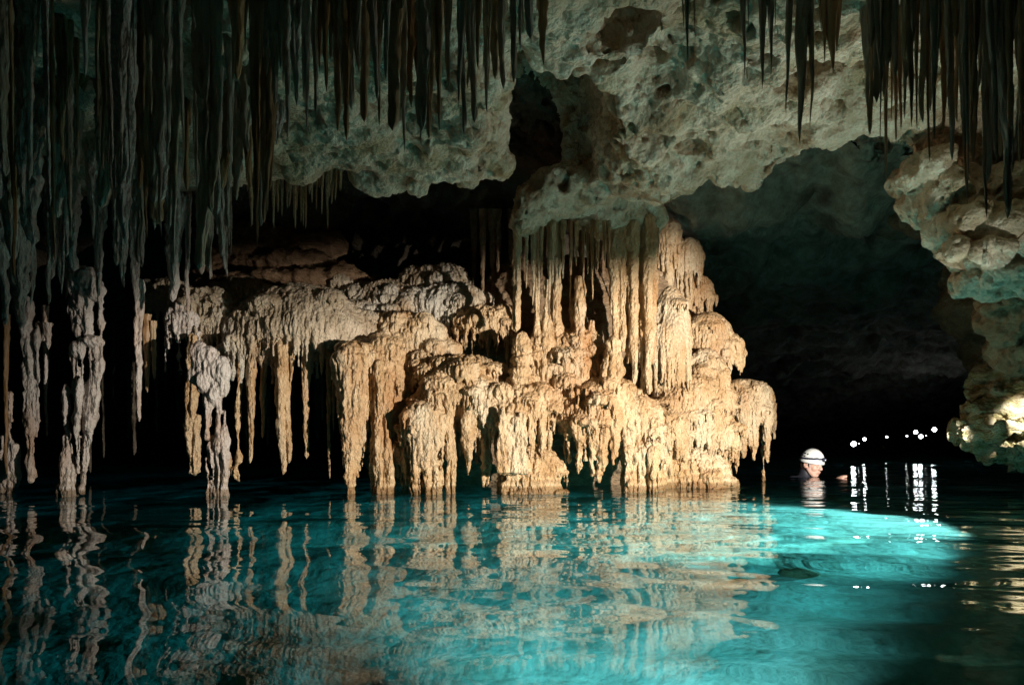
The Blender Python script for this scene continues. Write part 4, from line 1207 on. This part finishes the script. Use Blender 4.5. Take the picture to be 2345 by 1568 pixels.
# chin straps, brows, lip, hair
for s in (-1, 1):
    v, f = tube([on_shell(s * 1.25, 0.02, -0.012), (0.036, s * 0.071, -0.03), (0.040, s * 0.062, -0.075), (0.052, s * 0.036, -0.112), (0.058, 0, -0.124)], 0.0055, 8)
    part("chin_strap", v, f, M_GSTRAP)
    v, f = tube([(0.096, s * 0.012, 0.020), (0.093, s * 0.030, 0.026), (0.078, s * 0.052, 0.020)], [.003, .0045, .002], 6)
    part("eyebrow", v, f, M_HAIR)
    v, f = tube([(0.093, s * 0.018, -0.008), (0.0945, s * 0.031, -0.0115), (0.086, s * 0.046, -0.008)], 0.0018, 6)
    part("eyelash", v, f, M_HAIR)
v, f = tube([(0.096, -0.026, -0.071), (0.103, -0.010, -0.071), (0.104, 0.0, -0.0715), (0.103, 0.010, -0.071), (0.096, 0.026, -0.071)], [.002, .004, .0045, .004, .002], 8)
part("lips", v, f, M_LIP)
vol = Vol((-0.14, -0.11, -0.12), (0.03, 0.11, 0.05), 0.006)
vol.ell(V3(-0.035, 0, -0.03), (0.075, 0.076, 0.07), 0.01)
for s in (-1, 1): vol.cone(V3(0.012, s * .068, 0.03), V3(0.016, s * .066, -0.03), 0.012, 0.005)
o = vol.mesh("hair", M_HAIR, SW, lambda v, n: 0.002 * vnoise(v * 120, 2))
co = np.empty(len(o.data.vertices) * 3, np.float32); o.data.vertices.foreach_get('co', co)
o.data.vertices.foreach_set('co', head_xf(co.reshape(-1, 3)).astype(np.float32).ravel()); o.data.update()
# wetsuit: collar, shoulders, chest and arms as one surface
vol = Vol((-0.45, -0.55, -0.6), (0.75, 0.55, 0.2), 0.009)
hz = hc[2]
fx = Rn @ np.array([1, 0, 0])
side = np.array([math.sin(-yaw), math.cos(yaw), 0.0])
nk = hc + Rn @ np.array([-0.045, 0, -0.10])
vol.cone(nk + (0, 0, -0.11), nk + (0.010, 0, 0.012), 0.085, 0.068, 0.02)
sh = nk + np.array([-0.01, 0, -0.145])
vol.cone(sh + side * 0.16 + np.array([0, 0, .03]), sh - side * 0.16 + np.array([0, 0, .03]), 0.075, 0.075, 0.06)
vol.ell(sh + (0, 0, -0.22), (0.15, 0.19, 0.26), 0.05)
hands = []
for s, reach, zz_ in ((1, P(2014, 1092, 6.67) - np.array([hd[0], hd[1], 0]), 0.0), (-1, P(1907, 1093, 6.5) - np.array([hd[0], hd[1], 0]), 0.0)):
    s0 = sh + side * 0.17 * s + np.array([0, 0, -0.02])
    wr_ = np.array([reach[0], reach[1], -0.036])
    el = (s0 + wr_) / 2 + np.array([-0.02, 0.06 * s, -0.07])
    vol.cone(s0, el, 0.055, 0.044, 0.03); vol.cone(el, wr_ - (0.03, 0, 0.012), 0.042, 0.028, 0.02)
    hands.append((wr_, (wr_ - el) / np.linalg.norm(wr_ - el), s))
vol.mesh("wetsuit", M_BLACK, SW, lambda v, n: 0.004 * vnoise(v * 14, 6))
for wr_, dr, s in hands:
    vol = Vol(wr_ - 0.14, wr_ + 0.24, 0.004)
    lat = np.cross(dr, (0, 0, 1)); lat /= np.linalg.norm(lat)
    vol.cone(wr_ - dr * 0.04, wr_ + dr * 0.01, 0.024, 0.026, 0.01)
    for j, (ln_, of) in enumerate(((0.066, -0.030), (0.076, -0.010), (0.070, 0.010), (0.052, 0.029))):
        k0 = wr_ + dr * 0.075 + lat * of
        vol.cone(wr_ + lat * of * .6, k0, 0.014, 0.011, 0.01)
        k1 = k0 + dr * ln_ * .5 + np.array([0, 0, -0.004]); k2 = k1 + dr * ln_ * .5 + np.array([0, 0, -0.016])
        vol.cone(k0, k1, 0.010, 0.0085, 0.003); vol.cone(k1, k2, 0.0085, 0.007, 0.003)
    th0 = wr_ + dr * 0.02 - lat * 0.024 * s; th1 = th0 + dr * 0.035 - lat * 0.03 * s
    vol.cone(th0, th1, 0.013, 0.011, 0.006); vol.cone(th1, th1 + dr * 0.03 - lat * .004 * s, 0.011, 0.008, 0.003)
    vol.mesh("hand", M_SKIN, SW)

# ------------------------------------------------------------------ far headlamps in the tunnel
def lamp_mat(strength):
    m, nt, N, L, b = new_mat("lamp_glow")
    b.inputs['Base Color'].default_value = (1, 1, 1, 1)
    b.inputs['Emission Color'].default_value = (0.92, 0.97, 1.0, 1)
    b.inputs['Emission Strength'].default_value = strength
    return m


GL = lamp_mat(40)
G2 = lamp_mat(14)
for (lab, u, v, r, D, big) in [
    ("brightest far headlamp, lowest over the water past the swimmer", 1954, 1016, 5.5, 10.5, 1), ("smaller far headlamp up beside the brightest low one", 1979, 1005, 3.2, 11.5, 1),
    ("pinprick of light between the two low headlamps", 1966, 1015, 1.0, 11.0, 0), ("lone far headlamp midway along the dark tunnel", 2030, 1000, 2.3, 12, 0),
    ("faint round far headlamp just before the bright pair", 2076, 998, 2.0, 12.5, 0), ("upper far headlamp of the bright pair", 2096, 989, 4.2, 12.5, 1),
    ("lower far headlamp of the bright pair", 2108, 999, 4.2, 12, 1), ("pinprick of light right after the bright pair", 2120, 997, 1.0, 12.5, 0), ("highest and farthest-over headlamp in the tunnel", 2139, 983, 4.8, 12, 1)]:
    p = P(u, v, D)
    t = empty("headlamp", p, lab, "headlamp")
    rr = r / FOC * D
    th = np.linspace(0, math.pi, 9)
    pts = np.array([(0, -rr * math.cos(a_) * 0.8, 0) for a_ in th])
    vv_, ff_ = tube(pts, np.maximum(rr * np.sin(th), 1e-4), 12)
    mesh_obj("lens", vv_, ff_, GL if big else G2, t)
    vv_, ff_ = tube([(0, rr * .1, 0), (0, rr * .1, 0), (0, rr * .9, 0), (0, rr * 1.6, 0), (0, rr * 1.6, 0)], [rr * .7, rr * 1.12, rr * 1.12, rr * .8, 1e-4], 12)
    mesh_obj("housing", vv_, ff_, M_STRAP, t)
